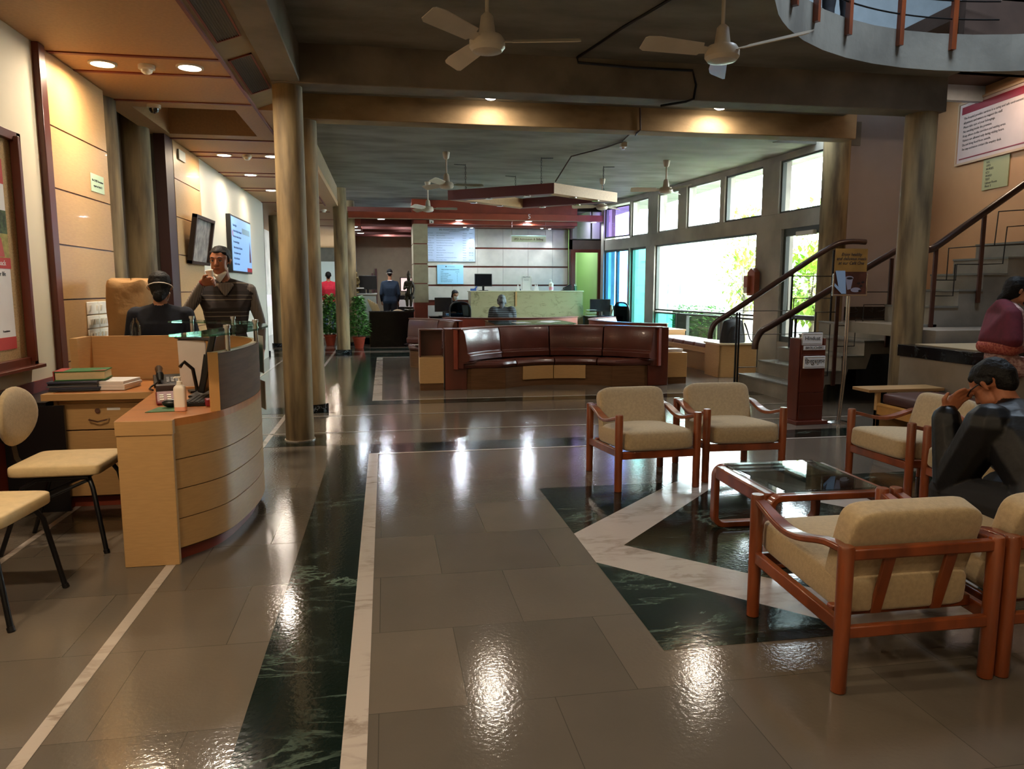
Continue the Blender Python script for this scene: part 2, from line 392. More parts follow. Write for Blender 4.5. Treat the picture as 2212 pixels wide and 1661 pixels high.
for i, ((x, y), r, h, lab) in enumerate(col_lab):
    m = MB(); m.cyl((0, 0, 0), (0, 0, h), r, seg=40)
    t = thing('concrete_column', lab, 'column', (x, y, 0)); m.build('shaft', M_conc_col, t)
    if 0 < i < 6:
        q = MB(); q.cyl((0, 0, .001), (0, 0, .09), r + .035, seg=8); q.build('plinth', M_blackmar, t)
    elif i == 0:
        q = MB(); q.cyl((0, 0, .001), (0, 0, .012), r + .012, seg=40); q.build('collar', M_marble, t)

# ------------------------------------------------------------ left passage: walls, panels, ceiling
w = MB(); w.box(-2.6, -2.45, -3, 6.06, 0, 3.25); struct(w.build('wall_left', M_cream, smooth=False))
w = MB(); w.box(-2.44, -2.43, -3, 6.0, .1, .80); struct(w.build('baseboard_left', M_redbeam, smooth=False, bevel=.003))
w = MB(); w.box(-2.46, -2.405, 6.06, 6.17, 0, 3.2); struct(w.build('trim_6', M_red, bevel=.006))
def panel(name, y0, y1, zs):
    m = MB(); m.box(-2.6, -2.452, y0, y1, 0, 3.25); m.m = 1
    for a, bb in zip(zs, zs[1:]): m.box(-2.452, -2.436, y0, y1, a + .006, bb - .006)
    o = struct(m.build(name, [M_red, M_ply], smooth=False)); return o
panel('wall_left_panels', 6.17, 7.40, [0, .50, .88, 1.36, 1.78, 2.20, 2.66, 3.2])
w = MB(); w.box(-3.3, -3.2, 7.0, 9.9, 0, 3.5); w.box(-3.3, -2.6, 7.10, 7.15, 0, 3.6); w.box(-2.85, -2.60, 7.40, 7.56, 0, 3.5); w.box(-2.9, -2.78, 7.5, 8.9, 0, 3.5); w.box(-3.3, -2.45, 9.35, 9.5, 0, 3.6); struct(w.build('wall_alcove', M_conc, smooth=False))
w = MB(); w.box(-2.56, -2.44, 9.3, 9.62, 0, 3.2); struct(w.build('trim_7', mat('dark maroon board', '3a1512', .5)))
panel('wall_left_panels', 9.62, 10.9, [0, .5, .95, 1.4, 1.85, 2.3, 2.75, 3.2])
w = MB(); w.box(-2.6, -2.45, 10.9, 16.4, 0, 3.25); struct(w.build('wall_left_far', mat('pale cream wall', 'd6cfbd', .55), smooth=False))
w = MB(); w.box(-3.6, -3.5, 16.4, 34, 0, 3.3); w.box(-3.6, -2.45, 16.35, 16.4, 0, 3.3); struct(w.build('wall_passage', M_conc, smooth=False))
w = MB(); w.box(-3.6, 1.0, 33.9, 34, 0, 3.6); struct(w.build('wall_end', mat('dark grey end wall', '4a4844', .6, var=.1), smooth=False))
# wood board ceiling of the passage, with dark red cross strips and the grey recess over the alcove
m = MB()
for y0, y1 in ((-3, 2.2), (2.2, 2.6), (2.6, 6.30), (6.30, 6.80), (6.80, 7.75)): m.box(-2.6, -1.2, y0, y1, 3.2, 3.3)
m.box(-2.6, -1.2, 9.55, 10.5, 3.2, 3.3); m.box(-2.6, -1.2, 10.5, 34, 3.2, 3.3); m.box(-3.3, -1.2, 7.75, 8.0, 3.2, 3.5); m.box(-3.3, -1.2, 9.3, 9.55, 3.2, 3.5); m.box(-1.42, -1.2, 8.0, 9.3, 3.2, 3.5)
m.box(-3.6, -2.6, 16.4, 34, 3.2, 3.3); m.box(-1.2, -.95, 7.95, 34, 3.2, 3.3); m.box(-2.6, -2.38, 8, 9.3, 3.2, 3.5)
struct(m.build('ceiling', M_plyc, smooth=False))
m = MB(); m.box(-3.3, -1.2, 7.9, 9.4, 3.5, 3.6); struct(m.build('ceiling', mat('grey recess board', 'a3a6ac', .7), smooth=False))
m = MB(); 
for y in (2.2, 2.6, 6.30, 6.78, 7.74, 9.56, 10.45, 10.78, 12.2, 12.55, 14.0, 14.35, 16.2, 18.0, 20.0, 22):
    m.box(-2.45, -1.2, y - .02, y + .02, 3.190, 3.21)
m.box(-1.215, -1.19, -3, 16.6, 3.185, 3.21)
struct(m.build('trim_8', M_redbeam, smooth=False))
# sloping air bulkhead with its grilles
m = MB(); m.ext([(-1.2, -3, 3.2), (-.95, -3, 3.29), (-.95, -3, 3.6), (-1.2, -3, 3.6)], (0, 10.9, 0)); m.ext([(-1.2, 9.2, 3.2), (-.95, 9.2, 3.29), (-.95, 9.2, 3.6), (-1.2, 9.2, 3.6)], (0, 7.4, 0))
struct(m.build('trim_9', mat('dull bulkhead veneer', '97805f', .5, var=.06), smooth=False))
sl = math.atan2(.09, .25)
def grille(y0, y1, lab):
    t = thing('air_grille', lab, 'air grille', (-1.075, (y0 + y1) / 2, 3.245)); t.rotation_euler = (0, -sl, 0)
    h = (y1 - y0) / 2
    m = MB(); m.box(-.085, .085, -h, h, -.004, .001); m.build('backing', M_black, t, smooth=False)
    m = MB(); 
    for a in ((-.095, -.08, -h - .012, h + .012), (.08, .095, -h - .012, h + .012), (-.095, .095, -h - .012, -h), (-.095, .095, h, h + .012)): m.box(*a, -.012, .002)
    m.build('frame', M_redbeam, t, smooth=False)
    m = MB()
    for k in range(9): x = -.07 + k * .0175; m.box(x - .002, x + .002, -h, h, -.010, -.003)
    m.build('louvres', mat('grey louvre', '5a554e', .4, metal=.4), t, smooth=False)
grille(3.3, 5.9, 'long slatted air grille in the sloping wood bulkhead, nearest one')
grille(6.35, 7.35, 'short slatted air grille just before the nearest round column')
grille(12.3, 13.9, 'slatted air grille in the far bulkhead beyond the round columns')
grille(14.4, 15.5, 'short slatted air grille at the far end of the bulkhead')

# ------------------------------------------------------------ shell behind and around the camera
w = MB(); w.box(-3.6, 9.1, -3.1, -3, 0, 3.9); struct(w.build('wall_behind', M_cream, smooth=False))
w = MB(); w.box(8.9, 9.0, -3, 6.6, 0, 3.9); struct(w.build('wall_near_right', M_orange, smooth=False))

# ------------------------------------------------------------ right side: grey wall, orange wall with notices
w = MB(); w.box(6.75, 8.4, 10.62, 10.75, 0, 4.2); w.box(6.75, 6.95, 10.4, 10.62, 0, 2.55); w.box(6.7, 6.78, 10.3, 10.62, 2.55, 4.2)
struct(w.build('wall_back_right', M_grey_wall, smooth=False))
w = MB(); w.box(6.75, 8.4, 10.5, 10.62, 1.0, 1.16); struct(w.build('baseboard_back_right', M_blackmar, smooth=False))
w = MB(); w.ext([(8.25, 10.7, 0), (7.72, 6.6, 0), (9.1, 6.6, 0), (9.1, 10.7, 0)], (0, 0, 4.2)); struct(w.build('wall_right', M_orange, smooth=False))

# ------------------------------------------------------------ window wall in concrete, five facets
PL = [(6.48, 10.3), (6.42, 11.6), (6.28, 13.3), (6.14, 14.7), (5.98, 16.3), (5.86, 17.4)]
PL2 = PL + [(5.55, 18.7)]
def facet(i): return Vector(PL2[i]), Vector(PL2[i+1])
def fbox(m, i, s0, s1, z0, z1, d0=0.0, d1=.16):  # block on facet i between fractions, offset outward d0..d1
    a, b2 = facet(i); d = b2 - a; n = Vector((d.y, -d.x)).normalized()
    if n.x < 0: n = -n
    p, q = a + d * s0, a + d * s1
    m.prism([tuple(p + n*d0), tuple(q + n*d0), tuple(q + n*d1), tuple(p + n*d1)], z0, z1)
w = MB()
for i in range(6):
    fbox(w, i, 0, 1, 2.40, 2.66); fbox(w, i, 0, 1, 3.5, 3.7)
for i, s0, s1 in ((0, 0, .03), (0, .94, 1), (1, 0, .24), (1, .96, 1), (2, 0, .06), (2, .97, 1), (3, 0, .20), (3, .78, 1), (4, 0, .12), (4, .93, 1)): fbox(w, i, s0, s1, 2.66, 3.5, -.02, .2)
fbox(w, 0, .83, 1, 0, 2.4, -.03, .2); fbox(w, 1, 0, .30, 0, 2.4, -.03, .2); fbox(w, 3, .84, 1, 0, 2.4, -.03, .2); fbox(w, 4, 0, .17, 0, 2.4, -.03, .2); fbox(w, 4, .93, 1, 0, 2.4, -.03, .2)
for i, s0, s1 in ((1, .3, 1), (2, 0, 1), (3, 0, .84)): fbox(w, i, s0, s1, 0, .36)
fbox(w, 5, .90, 1, 0, 3.6, -.03, .2)
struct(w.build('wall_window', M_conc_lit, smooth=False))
M_frame = mat('dark window frame', '3d443f', .45)
M_frames = mat('steel window frame', '8f8f86', .4, metal=.3)
wcount = [0]
def window(i, s0, s1, z0, z1, glass=None, fr=None, t=.035, j=None, s1b=None):
    """framed pane on facet i (optionally running on to facet j)"""
    wcount[0] += 1; nm = 'window_%d' % wcount[0]; m = MB(); g = MB(); fr = fr or M_frame
    spans = [(i, s0, s1)] if j is None else [(i, s0, 1)] + [(k, 0, 1) for k in range(i+1, j)] + [(j, 0, s1b)]
    for n_, (k, a, bb) in enumerate(spans):
        Lk = (facet(k)[1] - facet(k)[0]).length; e = t / Lk
        fbox(m, k, a, bb, z0, z0 + t, .02, .09); fbox(m, k, a, bb, z1 - t, z1, .02, .09)
        if n_ == 0: fbox(m, k, a, a + e, z0 + t, z1 - t, .02, .09)
        if n_ == len(spans) - 1: fbox(m, k, bb - e, bb, z0 + t, z1 - t, .02, .09)
        fbox(g, k, a, bb, z0 + t, z1 - t, .052, .058)
    o = struct(m.build(nm, fr, smooth=False)); g.build('glass', glass or M_glass, o, smooth=False); return o
window(0, .03, .94, 2.66, 3.5, t=.03); window(1, .24, .96, 2.66, 3.5); window(2, .06, .97, 2.66, 3.5, fr=M_frames); window(3, .20, .78, 2.66, 3.5, fr=M_frames); window(4, .12, .93, 2.66, 3.5, fr=M_frames)
window(1, .30, 1, .95, 2.4, j=3, s1b=.84)
window(1, .30, .96, .36, .92); window(2, .03, .95, .36, .92); window(3, .22, .84, .36, .92, glass=M_teal); window(4, .17, .93, .1, 2.4, glass=M_teal, t=.05)
window(5, .05, .90, .95, 2.4, glass=M_blueg, t=.05); window(5, .05, .90, 2.7, 3.45, glass=M_violet)
w = MB()
for s in (.5,): fbox(w, 5, .45, .50, 1.0, 2.38, .02, .09)
fbox(w, 5, .05, .9, 0, .95); fbox(w, 3, .04, .2, .36, .92, .02, .1); fbox(w, 1, .96, 1, .36, .92, .02, .1); fbox(w, 2, .95, 1, .36, .92, .02, .1); fbox(w, 3, 0, .04, .36, .92, .02, .1)
struct(w.build('trim_10', M_frame, smooth=False))
# glazed entrance door beside the thick column
m = MB(); 
for a, bb, z0, z1 in ((.03, .08, .57, 2.4), (.78, .83, .57, 2.4), (.08, .78, 2.28, 2.4), (.08, .78, .95, 1.02), (.08, .78, .57, .66)): fbox(m, 0, a, bb, z0, z1, .02, .09)
dr = struct(m.build('door_1', M_frame, smooth=False)); g = MB(); fbox(g, 0, .08, .78, .66, 2.28, .052, .058); g.build('glass', M_glass, dr, smooth=False)
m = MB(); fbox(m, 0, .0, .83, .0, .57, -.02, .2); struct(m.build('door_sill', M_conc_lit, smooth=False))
cl = MB(); fbox(cl, 0, .15, .5, 2.26, 2.33, -.05, .02); cl.build('door_closer', M_whitep, dr, bevel=.01)

# ------------------------------------------------------------ far wall of the billing counter
w = MB(); w.box(1.06, 4.86, 19.5, 19.7, 0, 3.02); w.m = 1
zs = [1.12, 1.52, 2.0, 2.48, 3.0]; xs = [1.08, 1.75, 2.42, 3.09, 3.76, 4.42, 4.84]
w.m = 1
for a, bb in zip(zs, zs[1:]):
    for p, q in zip(xs, xs[1:]): w.box(p + .003, q - .003, 19.48, 19.5, a + .022, bb - .022)
w.box(1.08, 4.84, 19.48, 19.5, .1, 1.0)
struct(w.build('wall_billing', [M_red, M_tile], smooth=False))
w = MB(); w.box(.72, 4.9, 18.75, 19.7, 3.02, 3.6); w.box(.72, 4.9, 19.0, 19.7, 2.99, 3.02); struct(w.build('trim_11', M_redbeam, smooth=False))
w = MB(); w.box(-.82, 5.72, 18.60, 18.70, 3.13, 3.28); w.box(1.95, 2.15, 18.70, 19.3, 3.13, 3.28); w.box(3.9, 4.1, 18.7, 19.3, 3.13, 3.28); w.box(.70, 1.10, 18.6, 18.75, 3.28, 3.62)
struct(w.build('trim_12', mat('bright red brown beam', '8a3a22', .45, var=.08), bevel=.004))
w = MB(); w.box(-.82, 5.72, 18.59, 18.705, 3.118, 3.13); struct(w.build('trim_13', mat('pale beam edge', 'a88a70', .5), smooth=False))
w = MB(); w.box(.74, 1.06, 18.62, 19.6, 0, 3.1); w.m = 1
for a, bb in zip((1.08, 1.56, 2.04, 2.53), (1.56, 2.04, 2.53, 3.02)): w.box(.72, 1.08, 18.60, 19.62, a + .012, bb - .012)
struct(w.build('wall_pillar', [M_redbeam, M_tileb], smooth=False))
# back office behind the black counter
w = MB(); w.box(-.9, 1.06, 24.0, 24.1, 0, 3.3); w.box(1.0, 1.06, 19.6, 24, 0, 3.3); struct(w.build('wall_office', mat('beige office wall', '8d8068', .6, var=.05), smooth=False))
w = MB(); w.box(-1.0, -.84, 21.0, 24.0, 0, 3.3); struct(w.build('wall_office_left', mat('pale grey concrete', '9aa09a', .6, var=.1), smooth=False))
w = MB()
for k in range(5): w.box(-.82, 1.06, 19.4 + k * .95, 19.52 + k * .95, 3.0, 3.28)
w.box(-.84, 1.06, 18.7, 24.1, 3.28, 3.4); struct(w.build('ceiling', mat('dark red office ceiling', '5e2a20', .6, var=.1), smooth=False))
w = MB(); w.box(.1 - .38, .16 - .38, 23.9, 24.0, .1, 2.05); w.box(-.38, -.33, 23.6, 24.0, .1, 1.9); struct(w.build('trim_14', M_maroon, smooth=False))
w = MB(); w.box(.98, 1.0, 19.7, 23.9, .1, 3.0); struct(w.build('trim_15', mat('orange wood side panel', '8c3f22', .5), smooth=False))
# glazed room to the right of the billing wall
w = MB(); w.box(4.86, 5.75, 19.3, 19.45, 2.46, 2.72); w.box(5.70, 5.75, 19.3, 19.45, 0, 3.6); w.box(4.86, 4.92, 19.3, 19.45, 0, 3.6); w.box(4.86, 5.75, 19.3, 19.45, 3.5, 3.6)
struct(w.build('wall_far_right', mat('dark brown concrete', '4d4038', .6, var=.1), smooth=False))
w = MB(); w.box(4.88, 5.00, 19.28, 19.36, .1, 2.46); w.box(5.62, 5.70, 19.28, 19.36, .1, 2.46); w.box(5.00, 5.62, 19.28, 19.36, 2.38, 2.46)
d2 = struct(w.build('door_2', M_red, smooth=False)); g = MB(); g.box(5.00, 5.62, 19.31, 19.318, .1, 2.38); g.build('glass', M_glass, d2, smooth=False)
w = MB(); w.box(4.92, 5.70, 19.3, 19.36, 2.70, 2.74); w.box(4.92, 5.70, 19.3, 19.36, 3.44, 3.5); w.box(5.42, 5.45, 19.3, 19.36, 2.74, 3.44)
d3 = struct(w.build('window_13', M_frame, smooth=False)); g = MB(); g.box(4.92, 5.70, 19.32, 19.328, 2.74, 3.44); g.build('glass', M_violet, d3, smooth=False)
w = MB(); w.box(5.75, 5.85, 19.45, 22, 0, 3.6); w.box(4.9, 6.6, 22.0, 22.1, 0, 3.6); w.box(4.86, 4.9, 19.7, 22, 0, 3.6); struct(w.build('wall_green_room', mat('pale green wall', 'c6dcae', .7), smooth=False))
w = MB(); w.box(4.9, 6.8, 19.45, 22.0, 3.62, 3.7); struct(w.build('ceiling', M_white, smooth=False))
w = MB(); w.box(5.75, 5.9, 18.7, 19.45, 0, 3.7); struct(w.build('wall_corner', M_conc, smooth=False))
# ------------------------------------------------------------ outdoors
m = MB(); m.box(6.6, 45, -5, 50, -.3, -.02); struct(m.build('ground_outside', mat('pale paving', 'cfcbc0', .8, var=.05, scale=3), smooth=False))
def foliage(n, fn, size, rnd, up=.3):
    """leaf blades as folded quads; fn() gives a point and an outward direction"""
    m = MB()
    for _ in range(n):
        p, d = fn(); p = Vector(p); d = Vector(d).normalized(); d = (d + Vector((rnd.uniform(-.5, .5), rnd.uniform(-.5, .5), rnd.uniform(-.3, .5)))).normalized()
        s = d.cross(Vector((0, 0, 1))); s = s.normalized() if s.length > .1 else Vector((1, 0, 0)); u = s.cross(d)
        L = size * rnd.uniform(.7, 1.3); w = L * .28
        a = m.bm.verts.new(p); b1 = m.bm.verts.new(p + d*L*.45 + s*w + u*w*.3); b2 = m.bm.verts.new(p + d*L*.45 - s*w + u*w*.3); mid = m.bm.verts.new(p + d*L*.5); e = m.bm.verts.new(p + d*L - u*L*.15)
        m._f([a, b1, mid]); m._f([b1, e, mid]); m._f([a, mid, b2]); m._f([b2, mid, e])
    return m
def tree(x, y, h, rc, n, lab, seed):
    rnd = random.Random(seed); t = thing('leafy_tree', lab, 'tree', (x, y, 0))
    m = MB(); m.tube([(0, 0, 0), (.05, .03, h*.4), (-.03, .08, h*.75)], [.06, .045, .02], 8)
    for k in range(6):
        a = k * 1.05; m.tube([(0, 0, h*(.35 + .06*k)), (math.cos(a)*rc*.6, math.sin(a)*rc*.6, h*(.5 + .07*k))], [.02, .008], 6)
    m.build('trunk', mat('grey bark', '6b6256', .9, var=.2), t)
    def fn():
        th = rnd.uniform(0, 6.28); ph = rnd.uniform(-1, 1); r = rc * rnd.uniform(.35, 1)
        d = Vector((math.cos(th)*math.sqrt(1-ph*ph), math.sin(th)*math.sqrt(1-ph*ph), ph)); return Vector((0, 0, h*.68)) + d * r, d
    foliage(n, fn, .16, rnd).build('foliage', M_leafo, t, smooth=False)
tree(8.45, 16.6, 2.5, .7, 500, 'thin young tree outside the middle of the big window', 1)
tree(9.5, 18.5, 4.0, .9, 700, 'taller tree whose branches hang at the upper corner of the big window', 2)
tree(7.75, 12.6, 2.2, .72, 1100, 'bushy yellow green tree seen through the glazed door', 3)
tree(10.2, 16.4, 4.0, .8, 700, 'tree with drooping leaves seen through the top of the door glass', 4)
m = MB(); m.box(12, 14, 8, 30, 0, 2.4); struct(m.build('garden_wall', mat('bright plaster', 'd8dcd6', .8), smooth=False))
rnd = random.Random(9)
h = thing('garden_hedge', 'low green hedge outside the small lower windows', 'hedge', (7.6, 17.0, 0))
foliage(1400, lambda: ((rnd.uniform(-.3, .3), rnd.uniform(-1.3, 1.3), rnd.uniform(.05, 1.0)), (-1, 0, .3)), .12, rnd).build('foliage', M_leaf, h, smooth=False)
m = MB(); m.box(-.25, .25, -1.3, 1.3, 0, .85); m.build('stems', mat('hedge stems', '2c3a20', .9, var=.3), h)
m = MB(); m.box(-.6, .6, -2, 2, 0, 3.2)
for k in range(4):
    for j in range(3): m.box(-.63, -.6, -1.7 + k*.9, -1.1 + k*.9, .3 + j*1.0, 1.0 + j*1.0)
tag(m.build('outbuilding', mat('teal white facade', 'bcd8d4', .6), loc=(8.8, 21.6, 0), smooth=False), 'pale outbuilding outside, seen through the tall teal pane', 'building')

# ------------------------------------------------------------ lamps in the building, added gallery light
WARM = (1.0, .80, .56); WARMW = (1.0, .86, .70); COOL = (.84, .91, 1.0)
M_lw = mat('warm lamp face', (1.0, .80, .48), emis=14); M_lww = mat('warm white lamp face', (1.0, .90, .74), emis=16); M_lc = mat('cool lamp face', (.75, .88, 1.0), emis=12)
def downlight(x, y, z, r, power, col, face, lab, group=None, spot=None, dome=False):
    t = thing('downlight', lab, 'ceiling light', (x, y, z), 0, group)
    m = MB(); m.lathe([(r*1.22, 0), (r*1.22, -.012), (r, -.014), (r, -.004)], seg=28); m.build('bezel', M_white, t)
    m = MB(); m.lathe([(0, -.05), (r*.5, -.045), (r*.85, -.028), (r*.98, -.006)] if dome else [(0, -.012), (r*.98, -.012), (r*.98, -.004)], seg=28); m.build('diffuser', face, t)
    lamp(0, 0, -.055, power * (.21 if not spot else .42), col, r*1.8, spot, t); return t
downlight(-2.14, 6.54, 3.2, .085, 60, WARM, M_lw, 'yellowish round ceiling light nearest the veneered wall')
downlight(-1.49, 6.53, 3.2, .085, 75, WARMW, M_lww, 'big bright round ceiling light left of the slatted grilles')
downlight(-2.05, 10.6, 3.2, .085, 35, WARM, M_lw, 'yellowish round ceiling light over the framed picture')
downlight(-1.44, 10.6, 3.2, .085, 35, WARMW, M_lww, 'white round ceiling light partly behind the nearest column, over the passage')
downlight(-2.01, 12.35, 3.2, .085, 45, WARMW, M_lww, 'round ceiling light over the wall screen')
downlight(-1.97, 14.2, 3.2, .085, 35, WARMW, M_lww, 'farthest round ceiling light in the wood board ceiling')
for x, y, p in ((-2.1, 2.4, 60), (-1.5, 2.4, 60), (-1.8, -1.2, 50)):      # behind the photographer's field of view but part of the same row
    downlight(x, y, 3.2, .085, p, WARM, M_lw, 'round ceiling light of the row nearest the entrance', 'ceiling lights out of view')
downlight(1.23, 8.60, 3.6, .085, 40, WARMW, M_lww, 'half hidden round light between the beams, under the left fan', dome=True)
downlight(3.98, 8.60, 3.6, .085, 40, WARMW, M_lww, 'half hidden round light between the beams, under the right fan', dome=True)
for x, y, p in ((.8, 1.2, 45), (2.3, -.8, 55), (.3, -1.6, 40)):
    downlight(x, y, 3.6, .085, p, WARM, M_lw, 'round ceiling light over the near seats', 'near hall lights out of view')
downlight(-.04, 18.65, 3.118, .08, 70, COOL, M_lc, 'cool round light in the red beam left of the tiled pillar')
downlight(1.86, 18.65, 3.118, .08, 70, COOL, M_lc, 'cool round light in the red beam above the notice board')
downlight(3.61, 18.65, 3.118, .08, 70, COOL, M_lc, 'cool round light in the red beam under the figure 5')
downlight(5.30, 18.65, 3.118, .07, 10, COOL, M_lc, 'faint cool round light at the right end of the red beam')
for x, y, lab in ((2.05, 19.12, 'small spotlight above the notice board, left of a pair'), (2.25, 19.3, 'small spotlight above the notice board, right of a pair'), (4.05, 19.12, 'small spotlight right of the billing sign, left of a pair'), (4.3, 19.3, 'small spotlight right of the billing sign, right of a pair')):
    downlight(x, y, 2.99, .04, 40, COOL, M_lc, lab, spot=70)
offl = 'small cool light in the dark red office ceiling'
for x, y, p, w_ in ((-.42, 20.0, 20, 'front left one'), (-.40, 21.5, 20, 'back left one'), (.55, 20.0, 30, 'front of the right-hand three'), (.58, 21.3, 30, 'middle of the right-hand three'), (.62, 22.6, 30, 'last of the right-hand three')): downlight(x, y, 3.27, .05, p, COOL, M_lc, offl + ', ' + w_, 'small office ceiling lights')
downlight(.12, 23.1, 3.27, .09, 60, COOL, M_lc, 'large cool light at the back of the office ceiling')
for y, lab in ((19.6, 'bright cool light by the office doorway, front of three in a row'), (20.6, 'bright cool light by the office doorway, middle of three in a row'), (21.8, 'bright cool light by the office doorway, last of three in a row')): downlight(-.72 + (y - 19.6) * .04, y, 3.0 + .0, .085, 14, COOL, M_lc, lab)
b = MB(); b.box(-.84, -.55, 19.3, 22.2, 3.0, 3.28); struct(b.build('trim_16', M_redbeam, smooth=False))
lamp(5.25, 20.6, 3.5, 14, (.85, 1, .8), .5); lamp(5.3, 19.8, 3.55, 5, (.7, .6, 1), .3)
lamp(5.2, 5.6, 6.8, 100, (.70, .84, 1.0), 1.6); lamp(7.4, 8.3, 4.1, 9, (1, .72, .5), .3)  # cool area light added to stand in for daylight in the upper gallery
for y in (20, 25, 30): lamp(-2.0, y, 3.15, 12, WARMW, .2)

# ------------------------------------------------------------ ceiling fixtures
def smoke(x, y, z, lab, cat='smoke detector', dark=False):
    t = thing('smoke_detector' if not dark else 'dome_camera', lab, cat, (x, y, z))
    m = MB(); m.lathe([(.062, 0), (.062, -.03), (.05, -.036)], seg=24); m.build('base', M_whitep, t)
    m = MB()
    if dark: m.lathe([(.045, -.036), (.043, -.055), (.03, -.075), (0, -.083)], seg=24)
    else: m.lathe([(.044, -.036), (.04, -.055), (.022, -.066), (0, -.068)], seg=24)
    m.build('dome' if dark else 'sensor_head', mat('smoked dome', '1a1a1a', .1, coat=1) if dark else M_whitep, t)
smoke(-1.82, 6.55, 3.2, 'white smoke detector between the two nearest ceiling lights')
smoke(-1.76, 10.6, 3.2, 'white smoke detector between the two farther ceiling lights')
smoke(-2.15, 7.9, 3.2, 'white security dome camera under the ceiling at the alcove', 'security camera', True)
smoke(-1.3, 17.5, 3.2, 'small white smoke detector far down the passage ceiling')
def fan(x, y, zc, drop, a0, lab, L=.58):
    t = thing('ceiling_fan', lab, 'ceiling fan', (x, y, zc))
    m = MB(); m.lathe([(.055, 0), (.06, -.01), (.045, -.09), (.03, -.11), (.018, -.11)], seg=20); m.build('canopy', M_fan, t)
    m = MB(); m.cyl((0, 0, -.1), (0, 0, -drop + .14), .013, seg=10); m.build('rod', M_fan, t)
    m = MB(); m.lathe([(.02, -drop + .19), (.04, -drop + .17), (.055, -drop + .06), (.095, -drop + .05), (.115, -drop + .02), (.115, -drop - .02), (.095, -drop - .045), (.03, -drop - .06), (0, -drop - .06)], seg=28); m.build('motor', M_fan, t)
    for k in range(3):
        a = a0 + k * 2 * math.pi / 3; m = MB(); d = Vector((math.cos(a), math.sin(a), 0)); n = Vector((-d.y, d.x, 0)); tw = .028
        out = [(.09, .022), (.16, .03), (.17, .055), (.5, .066), (L, .058), (L + .02, .045), (L + .02, -.04), (L - .01, -.055), (.17, -.045), (.16, -.03), (.09, -.022)]
        m.ext([d*r + n*w + Vector((0, 0, -drop + .012 + w / .06 * tw)) for r, w in out], (0, 0, .005)); m.build('blade', M_fan, t, smooth=False)
    return t
fan(.685, 4.95, 3.6, .60, R(-13), 'cream three-blade ceiling fan, nearest and leftmost of the front pair')
fan(2.29, 4.95, 3.6, .58, R(188), 'cream three-blade ceiling fan, right of the front pair, by the balcony')
fan(1.02, 12.2, 3.6, .52, R(3), 'dark cream ceiling fan left of the hanging wooden frame')
fan(.92, 15.6, 3.6, .55, R(-5), 'small white ceiling fan in front of the tiled pillar top')
fan(4.78, 12.35, 3.6, .50, R(168), 'white ceiling fan hanging close to the high windows')
fan(4.32, 14.6, 3.6, .55, R(40), 'white ceiling fan behind the right end of the hanging wooden frame')
# suspended wooden frame
t = thing('suspended_trellis', 'suspended diamond-shaped wooden ceiling frame hung on chains above the sofas', 'ceiling frame', (0, 0, 0))
q = [(1.15, 13.5), (2.80, 12.25), (4.22, 13.3), (2.68, 14.72)]; cx_, cy_ = 2.71, 13.45
qi = [(cx_ + (x - cx_) * .80, cy_ + (y - cy_) * .80) for x, y in q]
for k in range(4):
    k2 = (k + 1) % 4; m = MB(); m.prism([q[k], q[k2], qi[k2], qi[k]], 3.0, 3.17)
    m.build('side_board', M_plyc if k in (1, 3) else mat('plum frame board', '6a3036', .5), t, smooth=False)
for k, (x, y) in enumerate([(1.45, 13.32), (2.62, 12.42), (3.9, 13.12), (2.55, 14.5)]):
    m = MB()
    for j in range(10):
        z = 3.58 - j * .043; m.tube([(x + (.011 if j % 2 else 0)*math.cos(u), y + (0 if j % 2 else .011)*math.cos(u), z + .026*math.sin(u)) for u in [i*math.pi/4 for i in range(8)]], .0035, 5, closed=True)
    m.tube([(x, y, 3.18), (x + .02, y, 3.2), (x, y, 3.22)], .005, 6); m.build('chain', M_blackm, t)
    m = MB(); m.tube([(x, y, 3.585), (x - .2 if k < 1 or k > 2 else x + .2, y, 3.592)], .006, 6); m.build('hook_wire', M_black, t)
for k in range(4):
    k2 = (k+1) % 4
    for s in (.35, .75):
        x, y = q[k][0] + (q[k2][0] - q[k][0])*s, q[k][1] + (q[k2][1] - q[k][1])*s; x, y = cx_ + (x-cx_)*.9, cy_ + (y-cy_)*.9
        m = MB(); m.cyl((x, y, 2.985), (x, y, 3.0), .07, seg=16); m.build('spotlight_ring', M_chrome, t)
# surface cable and junction box
m = MB(); m.tube([(2.6, 4.4, 3.585), (2.25, 5.2, 3.588), (2.0, 6.2, 3.588), (1.83, 7.07, 3.588), (1.84, 7.08, 3.55), (2.4, 7.08, 3.53), (2.98, 7.08, 3.53), (3.02, 7.08, 3.4), (3.0, 7.08, 3.27), (2.93, 7.1, 3.245), (2.75, 7.3, 3.245)], .012, 8)
tag(m.build('ceiling_cable', M_black), 'thin dark cable clipped along the ceiling and down the first beam', 'cable')
m = MB(); m.tube([(3.07, 8.84, 3.59), (3.08, 8.84, 3.34), (3.06, 8.9, 3.315), (3.12, 9.13, 3.33), (3.2, 9.2, 3.58), (3.42, 10.2, 3.585), (3.5, 10.85, 3.585), (3.4, 11.3, 3.585), (3.05, 12.1, 3.575), (2.84, 12.33, 3.2)], .011, 8)
tag(m.build('ceiling_cable', mat('brown cable', '3a221a', .6)), 'brown cable running down the warm-lit beam to the junction box and wooden frame', 'cable')
m = MB(); m.box(-.05, .05, -.05, .05, -.07, 0); t = thing('junction_box', 'small white junction box on the ceiling between the beam and the wooden frame', 'junction box', (3.56, 10.97, 3.598)); m.build('box_body', M_whitep, t, bevel=.008)
m = MB(); m.cyl((0, 0, -.10), (0, 0, -.07), .025); m.build('cable_gland', M_whitep, t)

